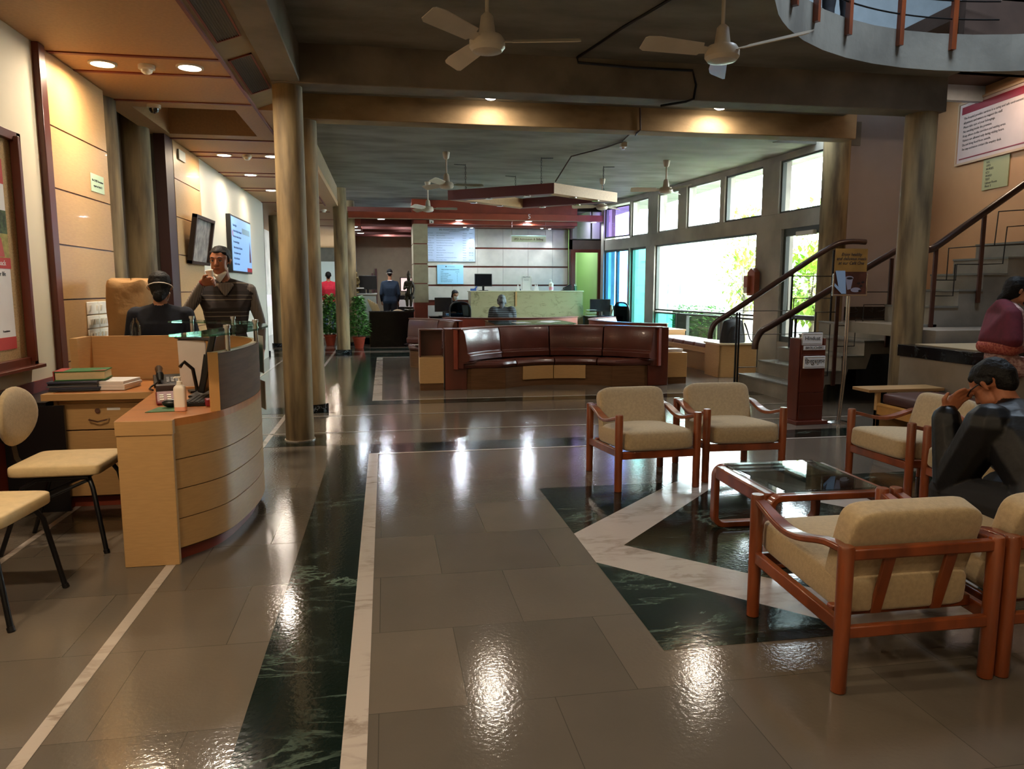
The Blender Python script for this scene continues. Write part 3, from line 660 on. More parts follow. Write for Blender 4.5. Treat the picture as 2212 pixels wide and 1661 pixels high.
# ------------------------------------------------------------ upper gallery railing, fascia posts, person's railing
for k, a in enumerate((112.0, 121.0, 131.0, 142.0, 155.0)): pass
def onring(a, r=HR): return HC[0] + r*math.cos(R(a)), HC[1] + r*math.sin(R(a))
rl = thing('gallery_railing', 'dark wood and iron railing around the round gallery opening', 'railing', (0, 0, 0))
for a in (87, 99, 113, 124, 134, 144, 156):
    x, y = onring(a, HR - .03); m = MB(); m.obox((x, y, 4.22), (.05, .05, .86), R(a)); m.build('post', M_teak, rl)
for z, r in ((4.62, .028), (4.25, .008), (4.08, .008)):
    m = MB(); m.tube([(*onring(a, HR - .03), z) for a in range(78, 170, 3)], r, 8); m.build('rail', M_teak if z > 4.5 else M_blackm, rl)
# ------------------------------------------------------------ reception desk
desk = thing('reception_desk', 'curved oak reception counter with glass shelf and raised back screen', 'reception desk', (0, 0, 0))
OUT = [(-1.098, 4.035), (-.965, 4.195), (-.89, 4.361), (-.842, 4.655), (-.825, 4.94), (-.85, 5.25), (-.93, 5.52), (-1.07, 5.73), (-1.25, 5.86), (-1.45, 5.90), (-2.12, 5.90)]
def catmull(P, n=5):
    o = []
    for i in range(len(P) - 1):
        p0, p1, p2, p3 = [Vector(P[max(0, min(len(P)-1, k))]) for k in (i-1, i, i+1, i+2)]
        for j in range(n):
            t = j / n; o.append(.5*((2*p1) + (-p0+p2)*t + (2*p0-5*p1+4*p2-p3)*t*t + (-p0+3*p1-3*p2+p3)*t**3))
    o.append(Vector(P[-1])); return [tuple(v) for v in o]
CV = catmull(OUT)
def inset(path, d):
    o = []
    for i in range(len(path)):
        a = Vector(path[max(0, i-1)]); b = Vector(path[min(len(path)-1, i+1)]); dd = (b-a).normalized(); o.append(tuple(Vector(path[i]) + Vector((-dd.y, dd.x)) * d))
    return o
def seglen(path, a, b):
    return path[a:b]
m = MB(); m.wall(inset(CV, .012), .03, .07, .72); m.build('curved_core', M_dveneer, desk)
for k, (z0, z1) in enumerate(((.08, .235), (.24, .395), (.40, .555), (.56, .735))):
    m = MB(); m.wall(CV, .014, z0, z1); m.build('curved_panel', M_ply, desk)
m = MB(); m.wall(inset(CV, .05), .02, 0, .08); m.build('kick_board', M_redbeam, desk)
m = MB(); m.box(-1.365, -1.095, 4.0, 4.035, 0, .70); m.build('end_panel', M_ply, desk, bevel=.003)
m = MB(); m.box(-1.37, -1.09, 3.995, 4.04, .70, .775); m.build('end_band', M_ply_h, desk, bevel=.002)
top = [(-1.37, 3.998), (-1.095, 3.998)] + [p for p in CV] + [(-2.12, 5.12), (-1.50, 5.12)]
m = MB(); m.prism(top, .735, .775); m.build('worktop', mat('orange oak worktop', 'c07c42', .32, var=.08, scale=3, stretch=(1, 8, 1), coat=.2), desk, smooth=False)
st = 8
m = MB(); m.wall(CV[st:], .012, .777, 1.09); m.build('screen_front', M_dveneer, desk)
m = MB(); m.wall(inset(CV[st:], .012), .028, .777, 1.10); m.build('screen_back', M_ply_h, desk)
a = CV[st]; m = MB(); m.obox((a[0] - .022, a[1] - .012, .938), (.05, .03, .325), R(20)); m.build('screen_end', mat('light oak edge', 'c99559', .45), desk)
def shelf(pts, name='glass_shelf'):
    m = MB(); m.prism(pts, 1.20, 1.212); m.build(name, M_glassg, desk, smooth=False)
shelf([(-1.10, 4.06), (-.93, 4.0), (-.80, 4.22), (-.745, 4.6), (-.74, 4.95), (-.80, 5.25), (-.98, 5.05), (-.99, 4.7), (-1.02, 4.4)])
shelf([(-1.55, 5.72), (-1.35, 5.62), (-1.12, 5.45), (-.96, 5.28), (-.86, 5.42), (-1.0, 5.70), (-1.25, 5.86), (-1.5, 5.9)])
for x, y in ((-.885, 4.42), (-.845, 5.12), (-1.42, 5.86), (-1.1, 5.72)):
    m = MB(); m.cyl((x, y, 1.095), (x, y, 1.235), .014, seg=16); m.lathe([(.02, 0), (.02, .018), (0, .02)], (x, y, 1.225), 16); m.build('shelf_post', M_chrome, desk)
# printed sheets taped to the outside of the counter
for z0, z1, y in ((.86, 1.12, 5.42), (.60, .80, 5.44)):
    m = MB(); m.obox((-.868, y, (z0+z1)/2), (.004, .16, z1 - z0), R(22)); tag(m.build('taped_sheet', M_paper, smooth=False), 'paper sheet taped %s on the outside of the curved counter' % ('high' if z0 > .8 else 'low'), 'paper sheet')

# drawer unit with its top
cab = thing('drawer_cabinet', 'oak drawer and cupboard unit at the left end of the counter', 'cabinet', (-1.86, 5.45, 0))
m = MB()
m.box(-.27, -.245, -.27, .34, 0, .72); m.box(.255, .28, -.27, .34, 0, .72); m.box(-.27, .28, -.20, .34, .06, .08); m.box(-.27, .28, .32, .34, 0, .72); m.box(-.245, .255, -.262, -.24, .70, .72)
m.build('body', M_ply, cab, bevel=.002)
m = MB(); m.box(-.26, .27, -.22, -.20, 0, .065); m.build('kick_board', M_redbeam, cab)
m = MB(); m.box(-.240, .250, -.272, -.25, .53, .70); dw = m.build('drawer', M_ply_h, cab, bevel=.002)
m = MB(); m.tube([(-.06, -.272, .60), (-.055, -.30, .598), (0, -.305, .585), (.055, -.30, .598), (.06, -.272, .60)], .005, 8); m.build('handle', M_chrome, dw)
m = MB(); m.cyl((-.005, -.272, .655), (-.005, -.284, .655), .016, seg=18); m.build('lock', M_chrome, dw)
m = MB(); m.box(.05, .13, -.275, -.272, .655, .672); m.build('name_strip', M_paper, dw)
m = MB(); m.box(-.240, .250, -.272, -.25, .085, .522); m.build('door', M_ply_h, cab, bevel=.002)
m = MB(); m.prism([(-2.17, 5.10), (-1.60, 5.10), (-1.50, 5.124), (-2.12, 5.124), (-2.12, 5.86), (-2.17, 5.86)], .735, .777); m.build('worktop_edge', M_ply_h, desk, smooth=False)
m = MB(); m.box(-2.17, -2.12, 5.86, 5.9, .3, 1.10); m.box(-2.17, -2.12, 5.60, 5.9, .78, 1.10); m.build('screen_return', M_ply, desk, smooth=False)
m = MB(); m.box(-2.40, -2.05, 5.12, 5.14, .0, .70); m.box(-2.42, -2.16, 5.14, 5.86, .02, .72); m.build('side_cupboard', M_black, desk)

# things on the counter
def bookstack(x, y, z, n, w, d, h, cols, name, cat, labs, rz0=0):
    rnd = random.Random(n); zz = z
    for k in range(n):
        m = MB(); m.box(-w/2, w/2, -d/2, d/2, 0, h); o = m.build(name, cols[k % len(cols)], bevel=.002); o.location = (x + rnd.uniform(-.008, .008), y + rnd.uniform(-.008, .008), zz); o.rotation_euler = (0, 0, rz0 + rnd.uniform(-.05, .05))
        tag(o, labs[k], cat); zz += h + .0006
    return zz
ords = ['bottom', 'second from bottom', 'middle', 'second from top', 'top']
zt = bookstack(-2.03, 5.33, .778, 5, .30, .22, .0125, [mat('dark folder', '23262c', .5), mat('navy folder', '2a3146', .5), mat('grey folder', '4a4c52', .5)], 'document_folder', 'folder', ['dark document folder under the green register, %s of the pile' % s for s in ords], .05)
t = thing('register_book', 'thick green register with red spine and corner on the dark folders', 'book', (-2.0, 5.37, zt + .001), .12)
m = MB(); m.box(-.15, .14, -.10, .10, .006, .056); m.build('pages', mat('yellowed pages', 'c9b48a', .8, var=.1, scale=30, stretch=(1, 1, 30)), t)
m = MB(); m.box(-.155, .145, -.105, .105, 0, .006); m.box(-.155, .145, -.105, .105, .056, .062); m.build('cover', mat('green cloth cover', '2f6a35', .7, var=.08), t)
m = MB(); m.box(-.162, -.10, -.106, .106, .0622, .0632); m.box(-.162, -.155, -.106, .106, 0, .063); m.ext([(.145, -.106, .0622), (.145, -.04, .0622), (.06, -.106, .0622)], (0, 0, .001)); m.build('spine', mat('red book cloth', '9c2f2f', .6), t)
bookstack(-1.79, 5.37, .778, 3, .19, .25, .019, [M_paper], 'paper_ream', 'paper stack', ['white paper bundle beside the green register, %s one' % s for s in ('bottom', 'middle', 'top')], -.1)
# desk phone
t = thing('desk_phone', 'black corded desk phone on the counter beside the paper holder', 'telephone', (-1.50, 5.45, .777), .3)
m = MB(); m.ext([(-.09, -.1, 0), (-.09, .1, 0), (-.09, .1, .07), (-.09, -.1, .025)], (.18, 0, 0)); m.build('base', M_black, t, bevel=.006)
m = MB(); m.tube([(-.05, -.1, .05), (-.05, -.09, .085), (-.05, 0, .105), (-.05, .09, .11), (-.05, .105, .08)], [.02, .026, .015, .026, .02], 10); m.build('handset', M_black, t)
m = MB()
for i in range(3):
    for j in range(4): m.obox((.0 + i*.028, -.065 + j*.026, .034 + j*.0058), (.018, .014, .008), rx=.22)
m.build('keypad', mat('grey keys', '8b8b8b', .5), t)
m = MB(); m.tube([(-.05, -.1, .05), (-.11, -.13, .01), (-.12, -.2, .0 + .006), (-.10, -.27, .006)] , .006, 7); m.build('cord', M_black, t)
# monitor and computer seen from behind
t = thing('desk_monitor', 'black monitor seen from behind inside the curved counter', 'monitor', (-1.08, 4.93, .777), 0)
m = MB(); m.obox((.02, -.04, .22), (.04, .44, .36), 0, 0, R(14)); m.build('screen', M_black, t, bevel=.008)
m = MB(); m.obox((-.035, -.02, .17), (.05, .06, .18), 0, 0, R(10)); m.build('neck', M_black, t, bevel=.005)
m = MB(); m.box(-.13, .07, -.13, .1, 0, .014); m.build('foot', M_black, t, bevel=.005)
t = thing('document_holder', 'white and black paper holder tray behind the monitor', 'paper holder', (-1.29, 5.30, .777), .1)
m = MB(); m.obox((0, 0, .17), (.17, .05, .32), 0, R(8)); m.build('sheets', M_paper, t)
m = MB(); m.obox((.02, -.01, .335), (.24, .12, .022), 0, R(-6), R(6)); m.build('lid', mat('brown black lid', '2e2622', .5), t, bevel=.004)
t = thing('bracket_device', 'black desk fan arm device between the bottle and the paper holder', 'office device', (-1.22, 5.08, .777), .4)
t['label'] = 'black bracket device standing between the pump bottle and the paper holder'
m = MB(); m.box(-.05, .05, -.05, .05, 0, .012); m.build('base', M_black, t); m = MB(); m.tube([(0, 0, .01), (-.02, 0, .15), (-.07, 0, .2), (-.1, -.02, .17)], .012, 8); m.build('arm', M_black, t)
# pump bottle
t = thing('pump_bottle', 'white sanitiser pump bottle with pink liquid at the front of the counter', 'pump bottle', (-1.125, 4.30, .777))
m = MB(); m.surf(lambda u, v: Vector((math.copysign(abs(math.cos(2*math.pi*u))**.5, math.cos(2*math.pi*u))*.031*(1 if v < .8 else 1 - ((v-.8)/.2)**2*.6), math.copysign(abs(math.sin(2*math.pi*u))**.5, math.sin(2*math.pi*u))*.024*(1 if v < .8 else 1 - ((v-.8)/.2)**2*.6), .022 + v*.125)), 28, 14, True); m.build('bottle_body', mat('milky plastic', 'e6ddcf', .4), t)
m = MB(); m.surf(lambda u, v: Vector((math.copysign(abs(math.cos(2*math.pi*u))**.5, math.cos(2*math.pi*u))*.031*min(1, .0 + v*6), math.copysign(abs(math.sin(2*math.pi*u))**.5, math.sin(2*math.pi*u))*.024*min(1, v*6), max(0, (v - .16))*.0262)), 28, 12, True); m.build('pink_liquid', mat('pink liquid', 'e0a58c', .3), t)
m = MB(); m.lathe([(.015, .145), (.015, .163), (.005, .165), (.005, .182), (.011, .183), (.011, .19), (0, .191)], seg=16); m.tube([(0, 0, .187), (-.02, -.01, .187), (-.026, -.012, .181)], .004, 8); m.build('pump', M_whitep, t)
m = MB(); m.ext([(0, 0, 0), (.17, .0, 0), (.20, .16, 0), (.05, .17, 0)], (0, 0, .0025)); tag(m.build('mouse_mat', mat('green mouse mat', '3f6a3c', .7, var=.25, scale=25), loc=(-1.30, 4.26, .7765), rz=.15), 'green mouse mat under the black mouse', 'mouse mat')
m = MB(); m.ball((0, 0, .012), (.055, .033, .024)); tag(m.build('computer_mouse', M_black, loc=(-1.20, 4.42, .791), rz=.2), 'black computer mouse behind the pump bottle', 'mouse')
t = thing('red_phone', 'dark red telephone lying behind the pump bottle', 'telephone', (-1.26, 4.62, .777), .3); m = MB(); m.ext([(-.08, -.09, 0), (-.08, .09, 0), (-.08, .09, .06), (-.08, -.09, .02)], (.16, 0, 0)); m.build('base', mat('dark red plastic', '6b1720', .35), t, bevel=.008)
m = MB()
for i in range(3):
    for j in range(3): m.obox((-.05 + i*.04, -.06 + j*.035, .028 + j*.0079), (.022, .016, .008), rx=.22)
m.build('keys', M_whitep, t)
m = MB(); m.box(-.06, .06, -.04, .04, 0, .085); tag(m.build('card_box', mat('brown black box', '3a2a26', .5), loc=(-1.33, 4.80, .777), rz=.3, bevel=.003), 'small dark brown box behind the red telephone', 'box')
for i, (x, y, r, c) in enumerate(((-.99, 4.46, .4, '8e2a35'), (-.975, 4.58, -.3, 'd8d4d0'))):
    m = MB(); m.obox((0, 0, .02), (.08, .05, .04), 0, .1); tag(m.build('stationery_box', mat('stationery %d' % i, c, .5), loc=(x, y, .778), rz=r, bevel=.004), ('small red stationery box below the monitor', 'crumpled white paper pad below the monitor')[i], 'stationery')
m = MB(); m.box(-.17, .17, -.06, .06, 0, .018)
for i in range(14):
    for j in range(4): m.box(-.16 + i*.0232, -.142 + i*.0232, -.05 + j*.026, -.03 + j*.026, .018, .023)
tag(m.build('keyboard', M_black, loc=(-1.10, 4.62, .778), rz=1.6, smooth=False), 'black keyboard in front of the black monitor inside the counter', 'keyboard')
# switch plates on the veneer
for r in range(3):
    for cidx in range(2):
        t = thing('switch_plate', 'white switch plate on the oak wall, %s row, %s column' % (('bottom', 'middle', 'top')[r], ('left', 'right')[cidx]), 'switch plate', (-2.433, 6.66 + cidx * .245, 1.0 + r * .115))
        m = MB(); m.box(0, .012, 0, .235, 0, .105); m.build('plate', M_whitep, t, bevel=.004)
        n = (3, 4, 2)[r]
        for k in range(n):
            m = MB(); m.obox((.016, .04 + k * (.16 / max(1, n - 1)), .052), (.012, .024, .05), 0, 0, .15); m.build('switch', M_white, t, bevel=.002)
m = MB(); m.box(0, .003, 0, .30, 0, .15); t = tag(m.build('taped_note', mat('pale green paper', 'b5cbb0', .8), loc=(-2.434, 6.96, 2.27), smooth=False), 'small pale green printed note taped high on the oak wall', 'notice')
for k, s in enumerate(('No COVID Vaccination', 'report to Desk 12')): text(s, .026, M_ink, (.0042, .15, .095 - k*.045), (R(90), 0, R(90)), t)
# covered machine and bottle
t = thing('covered_machine', 'machine under a tan cloth cover standing in the alcove by the oak wall', 'covered machine', (-2.10, 6.75, 0))
def cov(u, v):
    a = 2*math.pi*u; p = .55; rr = 1 - .06*v + (0 if v < .9 else -((v - .9)/.1)**2 * .9); w = 1 + .04*math.sin(9*a + 5*v) * (1 - v) + .03*math.sin(22*v + 2*a)*(.4 + .6*math.sin(3*a)) + .02*math.sin(31*v - 3*a) 
    z = 1.52*min(1, v/.93) - .0 + .012*math.sin(5*a)*v
    return Vector((math.copysign(abs(math.cos(a))**p, math.cos(a))*.185*rr*w, math.copysign(abs(math.sin(a))**p, math.sin(a))*.2*rr*w, max(.02, z)))
m = MB(); m.surf(cov, 64, 50, True); m.build('cloth_cover', mat('tan cloth', 'a07c50', .9, var=.12, bump=1.0, scale=3, bscale=9), t)
m = MB(); m.box(-.12, .12, -.12, .12, 0, .04); m.build('machine_base', M_black, t)
m = MB(); m.lathe([(.0, 0), (.035, 0), (.037, .02), (.037, .07), (.026, .10), (.014, .12), (.014, .13), (0, .13)], seg=20)
tag(m.build('water_bottle', glassmat('bottle plastic', (.8, .85, .85), .5), loc=(-1.82, 5.875, 1.101)), 'clear plastic bottle standing on the back screen of the counter', 'bottle')

# ------------------------------------------------------------ framed board, picture, screen on the left wall
t = thing('poster_board', 'red-brown framed pin board with posters on the cream wall at the far left', 'notice board', (-2.449, 5.02, 0))
m = MB()
for a in ((0, .05, -.62, -.56, .92, 2.48), (0, .05, .58, .64, .92, 2.48), (0, .05, -.62, .64, .92, .98), (0, .05, -.62, .64, 2.42, 2.48), (.02, .075, .54, .57, .95, 2.45), (.0, .09, -.62, .66, .90, .925)): m.box(*a)
m.build('frame', M_red, t, bevel=.004)
m = MB(); m.box(0, .012, -.56, .58, .97, 2.43); m.build('cork', mat('cork', 'a5855a', .9, var=.2, scale=90), t)
m = MB(); m.box(.012, .016, -.45, .42, 1.05, 2.28); pst = m.build('poster', M_paper, t, smooth=False)
m = MB(); m.box(.016, .0175, -.45, .42, 2.12, 2.28); m.build('red_band', mat('poster red', 'b5362f', .7), pst, smooth=False)
m = MB(); m.box(.016, .0175, -.45, .42, 1.05, 1.13); m.build('red_band', mat('poster red', 'b5362f', .7), pst, smooth=False)
m = MB(); m.box(.016, .0178, -.45, .43, 1.575, 1.645); m.build('red_band', mat('poster red', 'b5362f', .7), pst, smooth=False)
m = MB(); m.box(.016, .0172, -.45, .42, 1.80, 1.95); m.build('trees_print', mat('printed trees', '3b4a2c', .8, var=.5, scale=30), pst, smooth=False)
m = MB(); m.box(.016, .0172, -.45, .42, 1.645, 1.80); m.build('grass_print', mat('printed grass', '9a8f4e', .8, var=.2, scale=30), pst, smooth=False)
m = MB(); m.ext([(.0172, .18, 1.65), (.0172, .36, 1.65), (.0172, .33, 1.77), (.0172, .27, 1.8), (.0172, .21, 1.76)], (.0006, 0, 0)); m.ext([(.0172, .25, 1.8), (.0172, .29, 1.8), (.0172, .29, 1.85), (.0172, .25, 1.85)], (.0006, 0, 0)); m.build('figure_print', mat('printed coral', 'b5504a', .8), pst, smooth=False)
WL = (R(90), 0, R(90))
text('smiles take back', .05, M_paper, (.0182, .20, 1.61), WL, pst); text('control of your life', .04, M_ink, (.0165, .20, 1.54), WL, pst)
text('INDIA', .04, M_ink, (.0165, .30, 1.99), WL, pst); text('EVERY INDIAN A SMILE', .022, M_ink, (.0165, .10, 1.22), WL, pst); text('Foundation', .02, M_ink, (.0165, .30, 1.17), WL, pst)
t = thing('framed_picture', 'dark framed grey picture tilted forward on the oak wall', 'picture', (-2.43, 10.45, 1.76)); t.rotation_euler = (0, R(9), 0)
m = MB()
for a in ((0, .06, -.5, -.45, 0, .62), (0, .06, .45, .5, 0, .62), (0, .06, -.5, .5, 0, .04), (0, .06, -.5, .5, .58, .62)): m.box(*a)
m.build('frame', mat('dark picture frame', '2a1c16', .3), t); m = MB(); m.box(.01, .02, -.45, .45, .04, .58); m.build('print', mat('grey engraving', '6a6462', .4, col2='a39c96', scale=9), t)
t = thing('wall_screen', 'large blue-lit information screen on the cream wall', 'screen', (-2.449, 13.5, 1.70))
m = MB(); m.box(0, .07, -.95, .85, 0, .92); m.build('bezel', M_black, t, bevel=.006)
m = MB(); m.box(.071, .073, -.91, .82, .03, .89); sc_ = m.build('display', mat('lit blue display', (.22, .42, .80), .3, emis=.28), t, smooth=False)
for k, s in enumerate(('Patients Rights', 'You have the right to be informed', 'about your treatment and costs', 'Be treated with dignity', 'Respect and privacy for all patients', 'Second opinion on request', 'Safety and information', 'Feedback is welcome')): text(s, .052, mat('display grey', '3f5f8a', .5), (.0745, -.80, .76 - k*.088), WL, sc_, align='LEFT')
m = MB(); m.box(.0731, .0745, .35, .82, .03, .10); m.build('red_footer', mat('display red', 'a01f30', .5, emis=.08), sc_, smooth=False)
m = MB(); m.box(.0731, .0742, -.02, .70, .66, .76); m.build('grey_box', mat('display box', '7f9fb5', .5, emis=.08), sc_, smooth=False)
for y in (-.86, -.82):
    m = MB(); m.ext([(.0731, y, .58), (.0731, y + .02, .58), (.0731, y + .02, .66), (.0731, y, .67)], (.001, 0, 0)); m.build('red_mark', mat('display red', 'a01f30', .5, emis=.08), sc_, smooth=False)
m = MB(); m.ext([(.0731, .60, .2), (.0731, .76, .2), (.0731, .74, .36), (.0731, .70, .5), (.0731, .67, .56), (.0731, .64, .42), (.0731, .61, .34)], (.001, 0, 0)); m.build('drop_print', mat('display maroon', '5a2b3e', .5, emis=.05), sc_, smooth=False)
t = thing('wall_socket', 'small socket box with a dark cable left of the blue screen', 'socket', (-2.449, 12.1, 1.95)); m = MB(); m.box(0, .03, -.05, .05, 0, .1); m.build('box_body', M_whitep, t); m = MB(); m.tube([(.03, 0, .05), (.06, .02, -.02), (.05, .25, -.1)], .012, 6); m.build('cable', M_black, t)
m = MB(); m.ext([(0, 0, 0), (.03, 0, -.01), (.03, 0, .05), (0, 0, .06)], (0, .09, 0)); tag(m.build('call_button', M_red, loc=(-2.86, 7.42, 1.62)), 'small dark red box on the concrete inside the alcove', 'wall box')
m = MB(); m.box(0, .02, 0, .3, 0, .12); tag(m.build('wall_plate', mat('grey plate', '9aa39a', .5), loc=(-2.434, 9.8, 3.0)), 'small grey plate high on the far oak wall', 'wall plate')
# ------------------------------------------------------------ teak armchairs
def cushion(m, x, y, z, r=.035, puff=.012, n=6):
    """rounded box cushion centred on the origin, half sizes x, y, z"""
    def fn(u, v):
        a, b = 2*math.pi*u, math.pi*(v - .5); p = .17
        c = lambda t: math.copysign(abs(math.cos(t))**p, math.cos(t)); s = lambda t: math.copysign(abs(math.sin(t))**p, math.sin(t))
        cb = abs(math.cos(b))**.35; px, py = c(a)*cb, s(a)*cb
        return Vector((px*x, py*y, s(b)*abs(math.sin(b))**.12*z + math.copysign(puff*(1 - px*px)*(1 - py*py), math.sin(b))))
    m.surf(fn, 48, 20, True); bmesh.ops.remove_doubles(m.bm, verts=m.bm.verts, dist=1e-5); return m
def make_armchair(label, loc, rz):
    t = thing('armchair', label, 'armchair', loc, rz, 'teak armchairs around the glass table')
    for sx in (-1, 1):
        for sy, h in ((-1, .558), (1, .548)):
            m = MB(); x, y = sx*.302, sy*.318
            m.lathe([(.022, 0), (.027, .004), (.029, h - .008), (.025, h)], (x, y, 0), 18); m.build('leg', M_teak, t)
    for sx in (-1, 1):
        m = MB(); n = 18; L = []
        for k in range(n + 1):
            s = k / n; y = -.318 + .636*s; z = .532 - .052*math.sin(math.pi*min(1, s*1.15))**1.5 + (0 if s < .87 else 0) ; L.append((y, z, .020 + .012*math.sin(math.pi*s)))
        V = []
        for y, z, w in L:
            x = sx*.302; V.append([m.bm.verts.new(p) for p in ((x - w, y, z - .014), (x + w, y, z - .014), (x + w, y, z + .012), (x - w, y, z + .012))])
        for a, b in zip(V, V[1:]):
            for k in range(4): m._f([a[k], a[(k+1) % 4], b[(k+1) % 4], b[k]])
        m._f(V[0]); m._f(V[-1]); m.build('armrest', M_teak, t, bevel=.006)
        m = MB(); m.obox((sx*.302, 0, .262), (.03, .60, .055), 0, R(-3)); m.build('side_rail', M_teak, t, bevel=.006)
    m = MB(); m.box(-.29, .29, -.333, -.303, .235, .29); m.build('front_rail', M_teak, t, bevel=.006)
    m = MB(); m.box(-.29, .29, .305, .333, .205, .25); m.build('back_rail', M_teak, t, bevel=.006)
    m = MB(); m.box(-.29, .29, .20, .235, .245, .29); m.build('seat_rail', M_teak, t, bevel=.006)
    m = MB(); m.box(-.29, .29, .300, .336, .495, .54); m.build('top_rail', M_teak, t, bevel=.008)
    for sx in (-1, 1):
        m = MB(); m.obox((sx*.125, .284, .388), (.045, .016, .27), 0, R(-15)); m.build('back_slat', M_teak, t, bevel=.004)
    m = MB(); cushion(m, .268, .315, .078, puff=.02); o = m.build('seat_cushion', M_fabric, t, ang=60); o.location = (0, -.05, .348); o.rotation_euler = (R(-4), 0, 0)
    m = MB(); cushion(m, .266, .055, .190, puff=.0); o = m.build('back_cushion', M_fabric, t, ang=60); o.location = (0, .212, .492); o.rotation_euler = (R(-17), 0, 0)
    return t
ch = make_armchair('cream armchair nearest the camera, its back turned to it, showing slanted back slats', (1.89, 2.60, 0), R(180))
copy_tree(ch, (2.562, 2.60, 0), R(180), 'cream armchair at the right edge, under the man in the black leather jacket')
copy_tree(ch, (1.905, 5.30, 0), R(3), 'cream armchair facing the camera, left of the pair behind the glass table')
copy_tree(ch, (2.66, 5.42, 0), R(-2), 'cream armchair facing the camera, right of the pair, beside the brochure rack')
copy_tree(ch, (3.75, 4.66, 0), R(-87), 'cream armchair right of the glass table, turned sideways in front of the wooden bench')
copy_tree(ch, (3.80, 3.93, 0), R(-90), 'cream armchair mostly hidden by the man in the black leather jacket')

# ------------------------------------------------------------ glass coffee table with looped legs
t = thing('coffee_table', 'low teak coffee table with rounded loop legs and a smoked glass top', 'coffee table', (2.285, 3.775, 0), R(-1))
def rloop(y0, y1, x0, x1, z0, z1, r, w, th):
    pts = []
    for cx__, cz, a0 in ((x1 - r, z1 - r, 0), (x0 + r, z1 - r, 90), (x0 + r, z0 + r, 180), (x1 - r, z0 + r, 270)):
        for k in range(7): a = R(a0 + 15*k); pts.append((cx__ + r*math.cos(a), cz + r*math.sin(a)))
    m = MB(); n = len(pts); V = []
    cx0, cz0 = (x0+x1)/2, (z0+z1)/2
    for i, (x, z) in enumerate(pts):
        a = Vector(pts[i-1]); b = Vector(pts[(i+1) % n]); d = (b - a).normalized(); nn = Vector((-d.y, d.x)) * th
        q = Vector((x, z)) + nn
        V.append([m.bm.verts.new(p) for p in ((x, y0, z), (x, y1, z), (q.x, y1, q.y), (q.x, y0, q.y))])
    for i in range(n):
        a, b = V[i], V[(i+1) % n]
        for k in range(4): m._f([a[k], a[(k+1) % 4], b[(k+1) % 4], b[k]])
    return m
for y0 in (-.365, .305): rloop(y0, y0 + .06, -.35, .35, 0, .39, .07, .06, .035).build('loop_leg', M_teak, t, bevel=.006)
for a in ((-.35, -.285), (.285, .35)): m = MB(); m.box(*a, -.305, .305, .31, .388); m.build('side_rail', M_teak, t, bevel=.01)
for a in ((-.355, -.315), (.315, .355)): m = MB(); m.box(-.28, .28, *a, .355, .389); m.build('end_rail', M_teak, t, bevel=.006)
m = MB(); m.box(-.29, .29, -.32, .32, .3895, .401); m.build('glass_top', M_glasst, t, bevel=.002)
m = MB(); m.box(.0, .30, -.12, .12, 0, .008); tag(m.build('glass_ashtray', M_glass, loc=(2.30, 3.85, .4015), bevel=.002, rz=.2), 'flat clear acrylic holder lying on the smoked glass table', 'tray')

